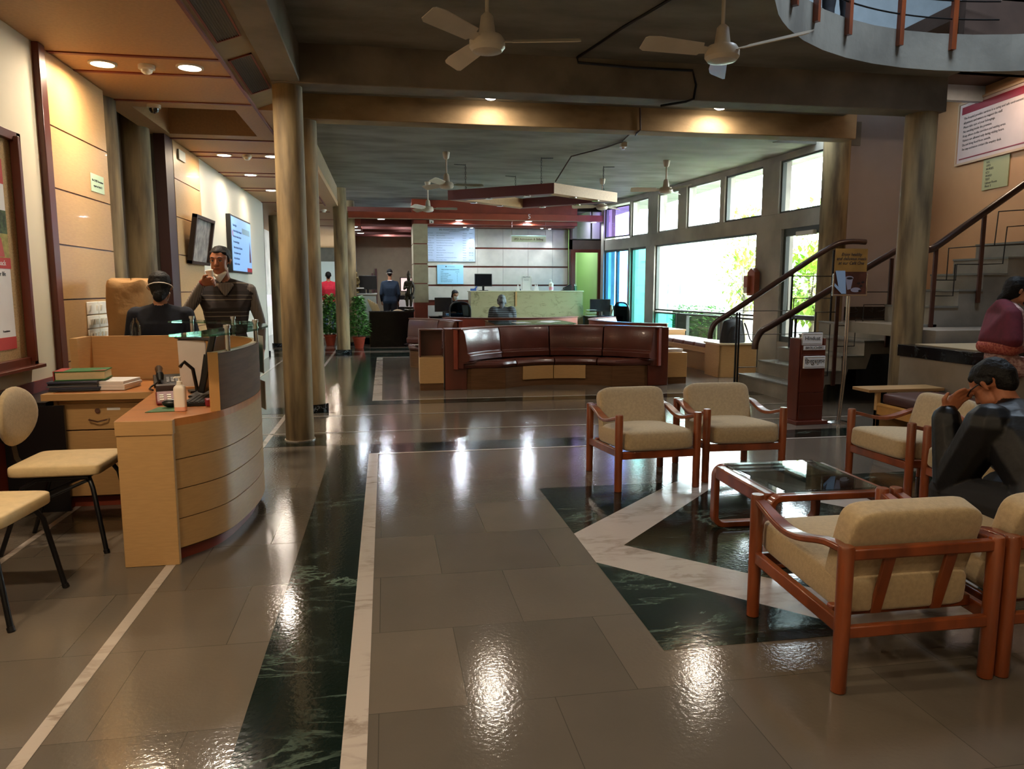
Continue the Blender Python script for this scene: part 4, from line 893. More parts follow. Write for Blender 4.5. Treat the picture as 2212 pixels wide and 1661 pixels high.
# ------------------------------------------------------------ curved sofas round the glass counter
RC = (2.5, 12.9)
def make_sofa(label, rz, dist, a0, a1, boxes, panels=True):
    """arc sofa, local -y is its open side; a0..a1 degrees measured from +y of the arc centre"""
    t = thing('curved_sofa', label, 'sofa', (RC[0], RC[1], 0), rz, 'curved maroon sofas round the glass counter')
    cy = -dist - .90
    def P_(a, r): return (r*math.sin(R(a)), cy + r*math.cos(R(a)))
    def arcblock(r0, r1, b0, b1, z0, z1, rtop=None, n=12, front=False):
        m = MB(); V = []
        for k in range(n + 1):
            a = b0 + (b1 - b0)*k/n
            p0, p1 = P_(a, r0), P_(a, r1); q0 = P_(a, rtop or r0)
            V.append([m.bm.verts.new(p) for p in ((*p0, z0), (*p1, z0), (*p1, z1), (*q0, z1))])
        for a, b in zip(V, V[1:]):
            for k in range(4): m._f([a[k], a[(k+1) % 4], b[(k+1) % 4], b[k]])
        m._f(V[0]); m._f(V[-1]); return m
    # plinth between seat arc and back
    n = 24; front = []; a0, a1, keep = max(a0, -55.5), min(a1, 55.5), (a0, a1)
    for k in range(n + 1):
        a = a0 + (a1 - a0)*k/n; x, y = P_(a, 1.24)
        if y < -dist:
            s = (-dist - cy) / math.cos(R(a)); x, y = P_(a, s)
        front.append((x, y))
    back = [P_(a0 + (a1 - a0)*k/n, 1.80) for k in range(n + 1)]
    m = MB(); V = []
    for fp, bp in zip(front, back):
        V.append([m.bm.verts.new(p) for p in ((*fp, .0), (*bp, .0), (*bp, .30), (*fp, .30))])
    for a, b in zip(V, V[1:]):
        for k in range(4): m._f([a[k], a[(k+1) % 4], b[(k+1) % 4], b[k]])
    m._f(V[0]); m._f(V[-1]); m.build('plinth', M_dveneer, t); a0, a1 = keep
    if panels:
        for b0, b1 in ((-24, -1), (-.4, 22)):
            m = arcblock(1.222, 1.238, b0, b1, .10, .30); m.build('front_panel', M_ply, t)
    # seat cushions
    edges = [a0 + (a1 - a0)*k/4 for k in range(5)] if a1 - a0 > 80 else [a0 + (a1 - a0)*k/2 for k in range(3)]
    for e0, e1 in zip(edges, edges[1:]):
        m = MB(); V = []; nn = 10
        for k in range(nn + 1):
            a = e0 + .4 + (e1 - e0 - .8)*k/nn; e = 1 if 0 < k < nn else .93
            r0 = 1.22; x, y = P_(a, r0)
            if y < -dist - .02: r0 = (-dist - .02 - cy) / math.cos(R(a))
            prof = [(r0 + .01, .31), (r0 - .02, .35), (r0 + .0, .395), (r0 + .05, .415), (1.50, .405), (1.64, .385), (1.64, .31)]
            V.append([m.bm.verts.new((*P_(a, r), .31 + (z - .31)*e)) for r, z in prof])
        for a, b in zip(V, V[1:]):
            for k in range(len(prof)): m._f([a[k], a[(k+1) % len(prof)], b[(k+1) % len(prof)], b[k]])
        m._f(V[0]); m._f(V[-1]); m.build('seat_cushion', M_leather, t, ang=55, bevel=.006)
        m = MB(); V = []
        for k in range(nn + 1):
            a = e0 + .3 + (e1 - e0 - .6)*k/nn; e = 0 if 0 < k < nn else .015
            prof = [(1.60, .40), (1.53 + e, .42), (1.52 + e, .50), (1.565 + e, .53), (1.56 + e, .55), (1.60 + e, .80), (1.63 + e, .862), (1.70, .865), (1.72, .40)]
            V.append([m.bm.verts.new((*P_(a, r), z)) for r, z in prof])
        for a, b in zip(V, V[1:]):
            for k in range(len(prof)): m._f([a[k], a[(k+1) % len(prof)], b[(k+1) % len(prof)], b[k]])
        m._f(V[0]); m._f(V[-1]); m.build('back_cushion', M_leather, t, ang=45, bevel=.006)
    arcblock(1.72, 1.78, a0 - .5, a1 + .5, .30, .86).build('back_shell', M_redbeam, t)
    arcblock(1.66, 1.80, a0 - .5, a1 + .5, .866, .88).build('top_ledge', mat('brown sofa ledge', '6e4030', .4), t)
    return t, P_
s1, PP = make_sofa('curved maroon sofa nearest the camera with two light oak panels under the seat', 0, 2.4, -60, 60, True)
for sx, nm in ((-1, 'left'), (1, 'right')):
    m = MB(); m.ext([(sx*1.47, -2.40, 0), (sx*1.67, -2.40, 0), (sx*1.67, -2.40, .87), (sx*1.43, -2.40, .87), (sx*1.36, -2.40, .42), (sx*1.36, -2.40, 0)], (0, .36, 0)); m.build('end_panel', M_red, s1, bevel=.006)
    m = MB(); m.box(*sorted((sx*.80, sx*1.30)), -2.412, -2.401, 0, .305); m.build('front_board', M_dveneer, s1)
for sx, nm in ((-1, 'left'), (1, 'right')):
    t = thing('side_box', 'light oak side box with dark plinth at the %s end of the nearest curved sofa' % nm, 'side table', (RC[0] + sx*1.86, 10.66 if sx < 0 else 10.80, 0))
    m = MB(); m.box(-.17, .17, -.16, .16, .10, .475); m.build('box_body', M_ply, t, bevel=.004); m = MB(); m.box(-.165, .165, -.15, .15, 0, .10); m.build('plinth', M_dveneer, t)
    if sx < 0:
        m = MB(); m.box(-.17, .17, .12, .16, .476, .87); m.box(-.17, .17, -.155, .16, .855, .87); m.box(-.17, -.15, -.155, .12, .476, .855); m.build('dark_hood', M_red, t, bevel=.004)
for k in range(3):
    m = MB(); m.box(-.14, .14, -.10, .10, 0, .016); o = m.build('magazine', M_paper, bevel=.001); o.location = (4.34, 10.80, .4765 + k*.0166); o.rotation_euler = (0, 0, .1*k - .08)
    tag(o, 'magazine on the right side box, %s of three' % ('bottom', 'middle', 'top')[k], 'magazine')
s2, _ = make_sofa('curved maroon sofa on the left side of the ring, behind the dark side box', R(90), 2.05, -57, -2, False, False)
s2.rotation_euler = (0, 0, R(-90))
s3, _ = make_sofa('curved maroon sofa on the far side of the ring, where the hooded person sits', R(180), 2.05, -50, 50, False, False)
s4, _ = make_sofa('curved sofa on the window side of the ring, shining pink in the daylight', R(90), 2.05, -57, 57, False, False)
m = MB(); m.box(-.12, .12, -.09, .09, 0, .008); tag(m.build('magazine', M_paper, loc=(.62, 13.62, .418), rz=.3), 'white magazine lying on the seat of the left curved sofa', 'magazine')
ctr = thing('glass_counter', 'low glass topped counter in the middle of the sofa ring', 'counter', (RC[0], RC[1], 0))
pts = [(-.62, -1.30), (.62, -1.30), (.95, -.9), (.95, .9), (.5, .85), (-.5, .85), (-.95, .9), (-.95, -.9)]
m = MB(); m.prism([(x*.72, y*.72) for x, y in pts], 0, .84); m.build('base', M_dveneer, ctr); m = MB(); m.prism([(x*.74, y*.74) for x, y in pts], .845, .86); m.build('glass_top', M_glassg, ctr, smooth=False)
for k, (x, y, r) in enumerate(((2.3, 12.5, .2), (2.75, 12.6, -.5), (2.9, 12.9, .3))):
    m = MB(); m.box(-.12, .12, -.16, .16, 0, .004); tag(m.build('loose_paper', M_paper, loc=(x, y, .861), rz=r), ('white sheet at the left of the glass counter', 'white sheet in the middle of the glass counter', 'white sheet at the right of the glass counter')[k], 'paper sheet')

# ------------------------------------------------------------ window bench, backpack
t = thing('window_bench', 'light oak bench with tufted grey-brown cushions below the big window', 'bench', (5.62, 12.7, 0), R(2))
m = MB(); m.box(-.33, .33, -1.44, -1.40, 0, .53); m.box(-.33, -.30, -1.44, -.95, 0, .53); m.box(-.33, .33, -.97, -.93, 0, .53); m.build('end_box', M_ply, t, bevel=.003)
m = MB(); m.box(-.35, .35, -1.46, -.90, .53, .56); m.build('end_top', mat('bench top', 'cdb996', .3), t, bevel=.003)
m = MB(); m.box(-.33, .33, 1.30, 1.36, 0, .60); m.box(-.33, .33, 1.9, 1.96, 0, .6); m.box(-.35, .35, 1.30, 1.98, .60, .63); m.build('far_box', M_ply, t, bevel=.003)
m = MB(); m.box(-.33, -.30, -.93, 1.30, .36, .45); m.box(-.33, .33, -.93, 1.30, .40, .42); m.build('apron', M_ply, t, bevel=.003)
for k in range(5):
    m = MB(); cushion(m, .325, .218, .05, puff=.01); o = m.build('cushion', M_leather2, t, ang=60); o.location = (0, -.70 + k*.445, .475)
m = MB(); m.box(-.10, -.04, -.9, 1.3, 0, .36); m.build('back_support', M_ply, t)
t = thing('backpack', 'black backpack standing on the near end of the window bench', 'backpack', (5.64, 11.42, .56), .3); t.scale = (1.35, 1, 1)
m = MB(); m.surf(lambda u, v: Vector((math.cos(2*math.pi*u)*(.19 - .06*v*v - (.10*max(0, (v-.85)/.15)**2)), math.sin(2*math.pi*u)*(.12 - .05*v - (.05*max(0, (v-.85)/.15)**2)), v*.40)), 28, 16, True); m.build('main_bag', mat('black nylon', '0c0d12', .6, bump=.2, scale=20), t)
m = MB(); m.surf(lambda u, v: Vector((math.cos(2*math.pi*u)*(.13 - .05*v*v), -.07 + math.sin(2*math.pi*u)*(.09 - .03*v), v*.26)), 24, 10, True); m.ball((0, -.08, .25), (.08, .05, .03)); m.build('front_pocket', mat('black nylon', '0c0d12', .6), t)
m = MB(); m.tube([(-.05, .0, .39), (-.03, 0, .43), (.03, 0, .43), (.05, 0, .39)], .008, 7); m.tube([(.17, -.02, .32), (.22, -.02, .2), (.24, -.06, .05), (.28, -.12, -.05), (.26, -.16, -.14), (.24, -.14, -.06)], .01, 6); m.build('strap', M_black, t)
# red wall phone box by the window
t = thing('wall_phone_box', 'orange-brown wall box with a small white label on the concrete by the window', 'wall box', (6.33, 12.0, 1.32), R(0))
m = MB(); m.ext([(-.10, -.11, 0), (-.10, .15, 0), (-.10, .15, .40), (-.10, 0.02, .47), (-.10, -.11, .40)], (.10, 0, 0)); m.build('box_body', mat('orange brown paint', '9a5238', .5, var=.08), t, bevel=.005)
m = MB(); m.box(-.16, -.10, .02, .16, .04, .34); m.build('cover', mat('orange brown paint', '9a5238', .5), t, bevel=.005); m = MB(); m.box(-.164, -.16, .03, .13, .05, .14); m.build('label_card', M_paper, t)

# ------------------------------------------------------------ stairs
M_stair = concrete('stair concrete', '6b665c', '8a8479', s=1.5); M_tread = mat('polished tread stone', '6f716c', .2, var=.1, scale=4)
st_ = thing('staircase', 'folded concrete stairs rising to the right behind the brochure rack', 'staircase', (0, 0, 0))
def flight(x0, z0, n, y0, y1, run=.31, rise=.19, th=.15, yo=None):
    pts = [(x0, z0)]
    for k in range(n): pts += [(x0 + k*run, z0 + (k+1)*rise), (x0 + (k+1)*run, z0 + (k+1)*rise)]
    low = []
    for k in range(n, 0, -1): low += [(x0 + k*run + .04, z0 + k*rise - th + (0 if k < n else 0)), (x0 + (k-1)*run + .10, z0 + k*rise - th)]
    low = low[:-1] + [(x0 + .10, max(z0, z0 + rise - th))]
    return pts, low
for (x0, z0, n, y0, y1) in ((5.10, 0, 5, 8.55, 10.08), (6.25, 1.03, 5, 7.65, 8.5)):
    pts, low = flight(x0, z0, n, y0, y1); m = MB()
    if z0: low = [(x0 + n*.31, .9), (x0, .9)]
    m.ext([(x, y0, z) for x, z in pts + low], (0, y1 - y0, 0)); m.build('folded_slab', M_stair, st_, smooth=False)
    for k in range(n):
        m = MB(); m.box(x0 + k*.31 - .015, x0 + (k+1)*.31, y0 - .012, y1, z0 + (k+1)*.19 + .0005, z0 + (k+1)*.19 + .022); m.build('tread', M_tread, st_, smooth=False)
m = MB(); m.box(6.65, 7.95, 8.55, 10.08, .80, .95); m.box(6.86, 8.1, 10.08, 10.48, .80, .95); m.box(5.75, 6.3, 7.65, 8.5, .90, 1.03); m.build('landing', M_stair, st_, smooth=False)
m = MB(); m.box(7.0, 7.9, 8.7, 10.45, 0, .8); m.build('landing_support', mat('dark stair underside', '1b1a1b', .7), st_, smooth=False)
def handrail(name, lab, path, posts, irons, r=.040):
    t = thing('handrail', lab, 'handrail', (0, 0, 0))
    m = MB(); m.tube(catmull3(path), r, 14); m.build('grip', mat('dark polished rail wood', '38211a', .35, var=.2, coat=.15), t)
    for (x, y, z0, z1, w) in posts:
        m = MB(); m.box(x - w, x + w, y - .012, y + .012, z0, z1); m.build('post', mat('dark brown post wood', '44231a', .4, var=.2) if w > .02 else M_blackm, t, bevel=.003)
    for p in irons:
        m = MB(); m.tube(p, .007, 6); m.build('iron_bar', M_blackm, t)
    return t
def catmull3(P, n=4):
    o = []
    for i in range(len(P) - 1):
        p0, p1, p2, p3 = [Vector(P[max(0, min(len(P)-1, k))]) for k in (i-1, i, i+1, i+2)]
        for j in range(n): t = j/n; o.append(.5*((2*p1) + (-p0+p2)*t + (2*p0-5*p1+4*p2-p3)*t*t + (-p0+3*p1-3*p2+p3)*t**3))
    o.append(Vector(P[-1])); return o
ya, yb, yc = 10.05, 8.50, 7.62
handrail('a', 'dark wood handrail on the window side of the stairs', [(4.62, ya, .72), (4.63, ya, .84), (4.70, ya, .96), (4.88, ya, 1.07), (5.6, ya, 1.52), (6.4, ya, 2.02), (6.7, ya, 2.12), (7.0, ya, 2.12)],
  [(5.02, ya, 0.0, 1.10, .012), (5.06, ya, 0.0, 1.10, .012), (5.86, ya, .57, 1.66, .012), (6.5, ya, .95, 2.0, .012)],
  [[(5.05, ya, 1.12), (5.9, ya, 1.12)], [(5.05, ya, .78), (5.9, ya, .78), (5.9, ya, 1.3)], [(5.05, ya, .30), (5.36, ya, .30), (5.36, ya, .66)], [(5.8, ya, 1.12), (5.8, ya, 1.62), (6.5, ya, 1.62)], [(5.9, ya, 1.3), (6.5, ya, 1.3)]])
handrail('b', 'dark wood handrail on the near side of the lower stairs', [(4.50, yb, .70), (4.51, yb, .80), (4.58, yb, .92), (4.76, yb, 1.02), (5.6, yb, 1.50), (6.2, yb, 1.83), (6.42, yb, 1.93), (6.75, yb, 1.93)],
  [(4.98, yb, 0.0, 1.08, .012), (5.03, yb, 0.0, 1.08, .012), (5.585, yb, .22, 1.42, .024), (6.30, yb, .70, 1.82, .024)],
  [[(5.0, yb, .90), (5.4, yb, .90)], [(5.0, yb, .62), (5.3, yb, .62), (5.3, yb, 1.15), (5.58, yb, 1.15)], [(5.0, yb, .35), (5.5, yb, .35), (5.5, yb, 1.0)], [(5.6, yb, 1.40), (6.3, yb, 1.40)], [(5.6, yb, .98), (5.95, yb, .98), (5.95, yb, 1.24), (6.3, yb, 1.24)], [(5.6, yb, .72), (5.85, yb, .72), (5.85, yb, 1.05), (6.3, yb, 1.05)]])
handrail('c', 'dark wood handrail of the upper stairs in front of the orange wall', [(6.10, yc, 1.88), (6.20, yc, 1.92), (6.5, yc, 2.12), (7.2, yc, 2.58), (7.9, yc, 3.05)],
  [(6.20, yc, 1.0, 1.9, .024), (6.79, yc, 1.28, 2.30, .024), (7.5, yc, 1.7, 2.74, .024)],
  [[(6.22, yc, 1.54), (6.48, yc, 1.54), (6.48, yc, 1.72), (6.79, yc, 1.72)], [(6.22, yc, 1.36), (6.46, yc, 1.36), (6.46, yc, 1.72)], [(6.36, yc, 1.54), (6.36, yc, 1.90), (6.79, yc, 1.93)], [(6.8, yc, 1.72), (7.08, yc, 1.73), (7.10, yc, 2.15), (7.5, yc, 2.18)], [(6.8, yc, 1.93), (7.5, yc, 1.96)], [(6.95, yc, 1.93), (6.97, yc, 2.32), (7.5, yc, 2.36)]])
# stone ledge behind the bench
m = MB(); m.box(5.32, 8.6, 5.98, 6.95, 0, .745); m.box(5.32, 5.80, 3.0, 5.98, 0, .70); m.box(5.80, 8.6, 3.0, 5.98, 0, .29); struct(m.build('ledge_wall', M_conc, smooth=False)); m = MB(); m.box(5.30, 8.6, 5.96, 6.97, .746, .865); struct(m.build('trim_17', M_blackmar, bevel=.004))
m = MB(); m.box(5.45, 8.6, 6.0, 6.90, .866, .872); struct(m.build('trim_18', mat('cream stone top', 'a8987a', .4), smooth=False))
m = MB(); m.box(5.75, 8.3, 6.98, 7.62, 0, 1.0); struct(m.build('stair_side_wall', M_conc, smooth=False))
t = thing('wooden_bench', 'light wood bench with a dark maroon cushion along the stone ledge', 'bench', (4.92, 5.4, 0))
m = MB(); m.box(-.34, -.30, .86, .90, 0, .47); m.box(.28, .32, .86, .90, 0, .47); m.box(-.34, .32, .86, .90, .0, .30); m.build('end_frame', M_ply, t, bevel=.003)
m = MB(); m.box(-.44, .36, .84, 1.10, .47, .50); m.build('end_top', mat('bench wood', '9f7a4c', .5), t, bevel=.004)
m = MB(); m.box(-.335, -.305, -1.6, .86, .26, .37); m.box(-.34, .3, -1.6, .86, .34, .36); m.build('apron', mat('bench apron', 'b8853f', .45, var=.1), t, bevel=.003)
for k in range(3):
    m = MB(); cushion(m, .31, .40, .055, puff=.01); o = m.build('cushion', mat('dark maroon vinyl', '3c1614', .45), t, ang=60); o.location = (-.01, .45 - k*.81, .418)
m = MB(); m.box(-.34, .3, -1.64, -1.60, 0, .36); m.build('end_frame', M_ply, t)

# ------------------------------------------------------------ brochure rack and chrome sign stand
t = thing('brochure_rack', 'narrow dark wood brochure rack holding newspapers beside the stairs', 'rack', (4.47, 7.22, 0), R(3))
m = MB()
for sx in (-1, 1): m.box(sx*.15 - .008, sx*.15 + .008, -.02, .16, .04, .92)
m.box(-.15, .15, .14, .16, .04, .92); m.build('case', M_red, t, bevel=.003)
for k, (z0, z1) in enumerate(((.04, .20), (.20, .34), (.345, .60), (.605, .845))):
    m = MB(); m.ext([(-.142, -.03, z0), (-.142, -.045, z1), (-.142, -.03, z1), (-.142, -.015, z0)], (.284, 0, 0)); m.build('pocket_front', M_red, t)
m = MB(); m.box(-.19, .19, -.08, .18, 0, .04); m.build('foot_board', M_red, t, bevel=.003)
m = MB(); m.box(-.13, .13, -.052, -.048, .80, .845); lb = m.build('name_plate', M_paper, t); text('BROUCHERS', .038, M_ink, (0, -.0535, .822), FRONT, lb)
def paper_news(z, h, w, s, lab, x, size, sx=1):
    n = thing('newspaper', lab, 'newspaper', (4.47 + x, 7.22 - (.062 if z < .7 else 0), z), R(3)); m = MB(); m.box(-w/2, w/2, -.012, .012, 0, h); m.build('folded_pages', M_paper, n, bevel=.003)
    text(s, size, M_ink, (.0, -.0135, h*.55), FRONT, n, sx=sx)
    m = MB()
    for q in (.12, .9): m.box(-w/2 + .01, w/2 - .01, -.0135, -.012, h*q, h*q + .002)
    m.build('printed_rule', M_ink, n)
paper_news(.848, .13, .24, 'Hindust', 'folded newspaper with blackletter heading sticking out of the top of the rack', .0, .058)
paper_news(.605, .13, .25, 'िहन्दुस्तान', 'folded newspaper with a Hindi heading in the lower pocket of the rack', -.0, .06)
t = thing('sign_stand', 'chrome floor stand holding a coffee poster in a chrome frame', 'sign stand', (4.855, 7.20, 0), R(2))
for x in (-.012, .012):
    m = MB(); m.tube([(x - .035, 0, .03), (x, 0, .5), (x, 0, 1.37)], .0105, 10); m.build('pole', M_chrome, t)
m = MB(); m.lathe([(.13, 0), (.13, .012), (.03, .03), (0, .03)], (-.035, 0, 0), 28); m.build('base_disc', M_chrome, t)
m = MB(); 
m.box(-.205, -.190, -.02, 0, 1.38, 1.60); m.box(.190, .205, -.02, 0, 1.38, 1.60); m.box(-.205, .205, -.02, 0, 1.365, 1.385); m.build('frame', M_chrome, t, bevel=.003)
m = MB(); m.box(-.19, .19, -.012, -.008, 1.385, 1.86); ps = m.build('poster', mat('amber poster', '9c7238', .4, var=.2, scale=4), t, smooth=False)
m = MB(); m.box(-.19, .19, -.013, -.0121, 1.385, 1.62); m.build('brown_print', mat('brown print', '4f2a1e', .4, var=.3, scale=9), ps, smooth=False)
for k, s in enumerate(('Enjoy healthy', 'and delicious meals', 'at our Café One')): text(s, .045, M_ink, (0, -.0135, 1.80 - k*.045), FRONT, ps, shear=.3)
def disc(cx_, cz_, rx, rz_, n=24): return [(cx_ + rx*math.cos(2*math.pi*k/n), -.0135, cz_ + rz_*math.sin(2*math.pi*k/n)) for k in range(n)]
m = MB(); m.ext(disc(.07, 1.43, .06, .025), (0, -.0008, 0)); m.ext([(-.06, -.0145, 1.55), (.03, -.0145, 1.55), (.01, -.0145, 1.44), (-.03, -.0145, 1.43)], (0, -.0008, 0)); m.ext([(x, -.0146, z) for x, _, z in disc(-.015, 1.555, .05, .02)], (0, -.0008, 0)); m.build('cup_print', mat('printed grey cup', '9a93a0', .5), ps, smooth=False)
m = MB(); m.ext([(x, -.016, z) for x, _, z in disc(-.01, 1.552, .037, .012)], (0, -.0006, 0))
for dx, dz in ((.1, 1.5), (.13, 1.47), (.15, 1.51), (.12, 1.42)): m.ext([(x, -.0145, z) for x, _, z in disc(dx, dz, .02, .012, 10)], (0, -.0006, 0))
m.build('coffee_print', mat('printed coffee', '1e1412', .5), ps, smooth=False)
m = MB(); m.ext([(-.185, -.018, 1.63), (-.07, -.018, 1.63), (-.045, -.018, 1.39), (-.10, -.018, 1.39), (-.19, -.018, 1.47), (-.185, -.018, 1.50), (-.14, -.018, 1.46)], (0, -.001, 0)); m.build('tucked_leaflet', mat('pale blue leaflet', '9db8d8', .6), t, smooth=False)

# ------------------------------------------------------------ notices on the orange wall
wd = (Vector((8.25, 10.7)) - Vector((7.72, 6.6))).normalized(); wa = math.atan2(wd.y, wd.x)
wn_ = Vector((-wd.y, wd.x))
def onwall(y, d=.0):
    s = (y - 6.6) / wd.y; return Vector((7.72, 6.6)) + wd*s + wn_*d
t = thing('wall_notice_board', 'large white notice board with crimson heading on the orange wall', 'notice board', (*onwall(6.69, .004), 3.2), wa)
m = MB(); m.box(0, 3.0, -.0, .02, 0, .80); bd = m.build('panel', mat('lilac white board', 'b8a9a6', .5, var=.03), t); 
m = MB(); m.box(.08, 2.95, .02, .024, .66, .76); m.box(.08, 2.95, .02, .024, .045, .06); m.build('crimson_band', mat('crimson', '7a1c2e', .5), bd)
m = MB(); m.box(3.0, 3.03, -.0, .035, -.03, .83); m.box(-.03, 3.0, -.0, .035, -.03, 0); m.box(-.03, 3.0, -.0, .035, .8, .83); m.build('frame', mat('pale beige frame', 'b39a80', .5), t)
WR = (R(90), 0, math.pi)
lines = ['The hospital provides services in a caring and safe environment and expects', 'all patients and visitors to respect the staff.', 'Please take care of your belongings.', 'No smoking inside the premises.', 'Keep silence in the corridors and waiting areas.', 'Visitors are allowed only during visiting hours.', 'Do not bring food from outside.', 'For any assistance contact the enquiry desk.']
for k, s in enumerate(lines): text(s, .045, M_ink, (2.9 - .0, .0215, .60 - k*.06), WR, bd, align='LEFT')
t = thing('wall_list', 'small pale green list sign below the large notice board', 'sign', (*onwall(8.60, .004), 2.76), wa)
m = MB(); m.box(0, .50, 0, .012, 0, .40); ls = m.build('panel', mat('pale green sign', '9a9b74', .5), t)
for k, s in enumerate(('A.K.', 'OPD', 'NURSES', 'ICU', 'WARD', 'TEST', 'Labour Room', 'Floor 3')): text(s, .042, M_ink, (.44, .013, .36 - k*.045), WR, ls, align='LEFT')
# ------------------------------------------------------------ people
def hull_mesh(bm, balls):
    vs = []
    for c_, r in balls:
        r = (r, r, r) if not isinstance(r, (tuple, list)) else r
        for i in range(1, 6):
            t_ = math.pi*i/6
            for k in range(10): vs.append(bm.verts.new((c_[0] + r[0]*math.sin(t_)*math.cos(2*math.pi*k/10), c_[1] + r[1]*math.sin(t_)*math.sin(2*math.pi*k/10), c_[2] + r[2]*math.cos(t_))))
        for sg in (1, -1): vs.append(bm.verts.new((c_[0], c_[1], c_[2] + sg*r[2])))
    res = bmesh.ops.convex_hull(bm, input=vs)
    bad = [e for e in res['geom_interior'] if isinstance(e, bmesh.types.BMVert)] + [e for e in res['geom_unused'] if isinstance(e, bmesh.types.BMVert)]
    if bad: bmesh.ops.delete(bm, geom=list(set(bad)), context='VERTS')
def fuse(name, prims, mats, vox, parent=None, smooth_it=3):
    """prims: (tag index, [(centre, radius), ...]) hulls, fused into one continuous skin; faces take the tag of the nearest hull"""
    bm = bmesh.new()
    for tg, balls in prims: hull_mesh(bm, balls)
    me = bpy.data.meshes.new('tmp'); bm.to_mesh(me); bm.free()
    o = bpy.data.objects.new('tmp', me); COL.objects.link(o)
    r = o.modifiers.new('r', 'REMESH'); r.mode = 'VOXEL'; r.voxel_size = vox; r.use_smooth_shade = True
    s = o.modifiers.new('s', 'SMOOTH'); s.factor = .5; s.iterations = smooth_it
    dg = bpy.context.evaluated_depsgraph_get(); dg.update()
    m2 = bpy.data.meshes.new_from_object(o.evaluated_get(dg)); COL.objects.unlink(o)
    for m in mats: m2.materials.append(m)
    if len(mats) > 1:
        n = len(m2.polygons); cen = np.empty(n*3); m2.polygons.foreach_get('center', cen); cen = cen.reshape(-1, 3)
        best = np.full(n, 1e9); idx = np.zeros(n, int)
        for tg, balls in prims:
            P0 = [np.array(c_) for c_, r in balls]; Rr = [r if not isinstance(r, (tuple, list)) else min(r) for c_, r in balls]
            d = np.full(n, 1e9)
            for i in range(len(P0)):
                for j in range(i, len(P0)):
                    for t_ in (np.linspace(0, 1, 7) if i != j else (0,)):
                        q = P0[i]*(1-t_) + P0[j]*t_; rr = Rr[i]*(1-t_) + Rr[j]*t_
                        d = np.minimum(d, np.linalg.norm(cen - q, axis=1) - rr)
            k = d < best; best[k] = d[k]; idx[k] = tg
        m2.polygons.foreach_set('material_index', idx.astype(np.int32))
    m2.polygons.foreach_set('use_smooth', np.ones(len(m2.polygons), bool))
    b = bpy.data.objects.new(name, m2); COL.objects.link(b)
    if parent: b.parent = parent
    return b
V3 = Vector
def hand(wrist, fwd, side, curl=.5, sc=1.0, tg=2):
    """palm, four unequal bent fingers and a thumb leaving the side of the palm"""
    f_ = V3(fwd).normalized(); s = V3(side); s = (s - f_*s.dot(f_)).normalized(); n = s.cross(f_)
    w = V3(wrist); pr = []
    k = lambda a, b, c_: w + (f_*a + s*b + n*c_)*sc
    pr.append((tg, [(k(0, .015, 0), .018*sc), (k(0, -.015, 0), .018*sc), (k(.075, .03, 0), .013*sc), (k(.075, -.03, 0), .012*sc)]))
    for b, L in ((.031, .070), (.011, .080), (-.010, .074), (-.030, .058)):
        p = k(.078, b, 0); ang = 0; rad = .0092*sc
        for seg_, fr in enumerate((.45, .32, .25)):
            ang += curl*(.9, 1.1, .8)[seg_]; q = p + (f_*math.cos(ang) - n*math.sin(ang))*L*fr*sc
            pr.append((tg, [(p, rad), (q, rad*.92)])); p = q; rad *= .93
    p = k(.02, .024, 0); q = p + (f_*.5 + s*.8 - n*.3*curl).normalized()*.042*sc; e = q + (f_*.9 + s*.2 - n*.5*curl).normalized()*.034*sc
    pr += [(tg, [(p, .014*sc), (q, .0115*sc)]), (tg, [(q, .0115*sc), (e, .009*sc)])]
    return pr
class Head:
    def __init__(s, c, R3): s.c = V3(c); s.R = R3
    def p(s, x, y, z): return s.c + s.R @ V3((x, y, z))
def rot3(yaw=0, pitch=0, roll=0): return Euler((R(pitch), R(roll), R(yaw))).to_matrix()
def head_prims(H, tg=2):
    p = H.p
    return [(tg, [(p(0, .035, .035), .078), (p(0, -.02, .04), .070)]),
            (tg, [(p(0, -.03, .02), .062), (p(-.025, -.045, -.045), .035), (p(.025, -.045, -.045), .035)]),
            (tg, [(p(-.03, -.035, -.05), .032), (p(.03, -.035, -.05), .032), (p(0, -.068, -.088), .020)]),
            (tg, [(p(0, -.088, .022), .009), (p(0, -.108, -.018), .0115), (p(-.012, -.096, -.024), .008), (p(.012, -.096, -.024), .008)]),
            (tg, [(p(-.038, -.076, .036), .010), (p(.038, -.076, .036), .010), (p(0, -.084, .036), .010)]),
            (tg, [(p(-.018, -.084, -.050), .009), (p(.018, -.084, -.050), .009)]),
            (tg, [(p(-.074, .008, .022), .011), (p(-.082, .020, .012), .009), (p(-.075, .012, -.018), .008)]),
            (tg, [(p(.074, .008, .022), .011), (p(.082, .020, .012), .009), (p(.075, .012, -.018), .008)])]
def face_bits(H, par):
    m = MB(); m2 = MB(); m3 = MB(); m4 = MB()
    for sx in (-1, 1):
        m.ball(H.p(sx*.030, -.0765, .012), (.0125, .010, .0072), 12, 8); m2.ball(H.p(sx*.030, -.0845, .012), (.0058, .0035, .0058), 10, 6); m3.tube([H.p(sx*.016, -.084, .018), H.p(sx*.03, -.0885, .0205), H.p(sx*.045, -.080, .017)], .0022, 6)
        m3.tube([H.p(sx*.014, -.090, .036), H.p(sx*.03, -.090, .042), H.p(sx*.048, -.080, .036)], [.003, .0045, .002], 6)
    m4.tube([H.p(-.022, -.088, -.050), H.p(-.008, -.0955, -.047), H.p(0, -.0955, -.049), H.p(.008, -.0955, -.047), H.p(.022, -.088, -.050)], [.003, .005, .005, .005, .003], 7)
    m.build('eyes', mat('eye white', 'c9bfb4', .3), par); m2.build('irises', M_black, par); m3.build('eyebrows', M_hair, par); m4.build('lips', mat('lips', '7c4438', .5), par)
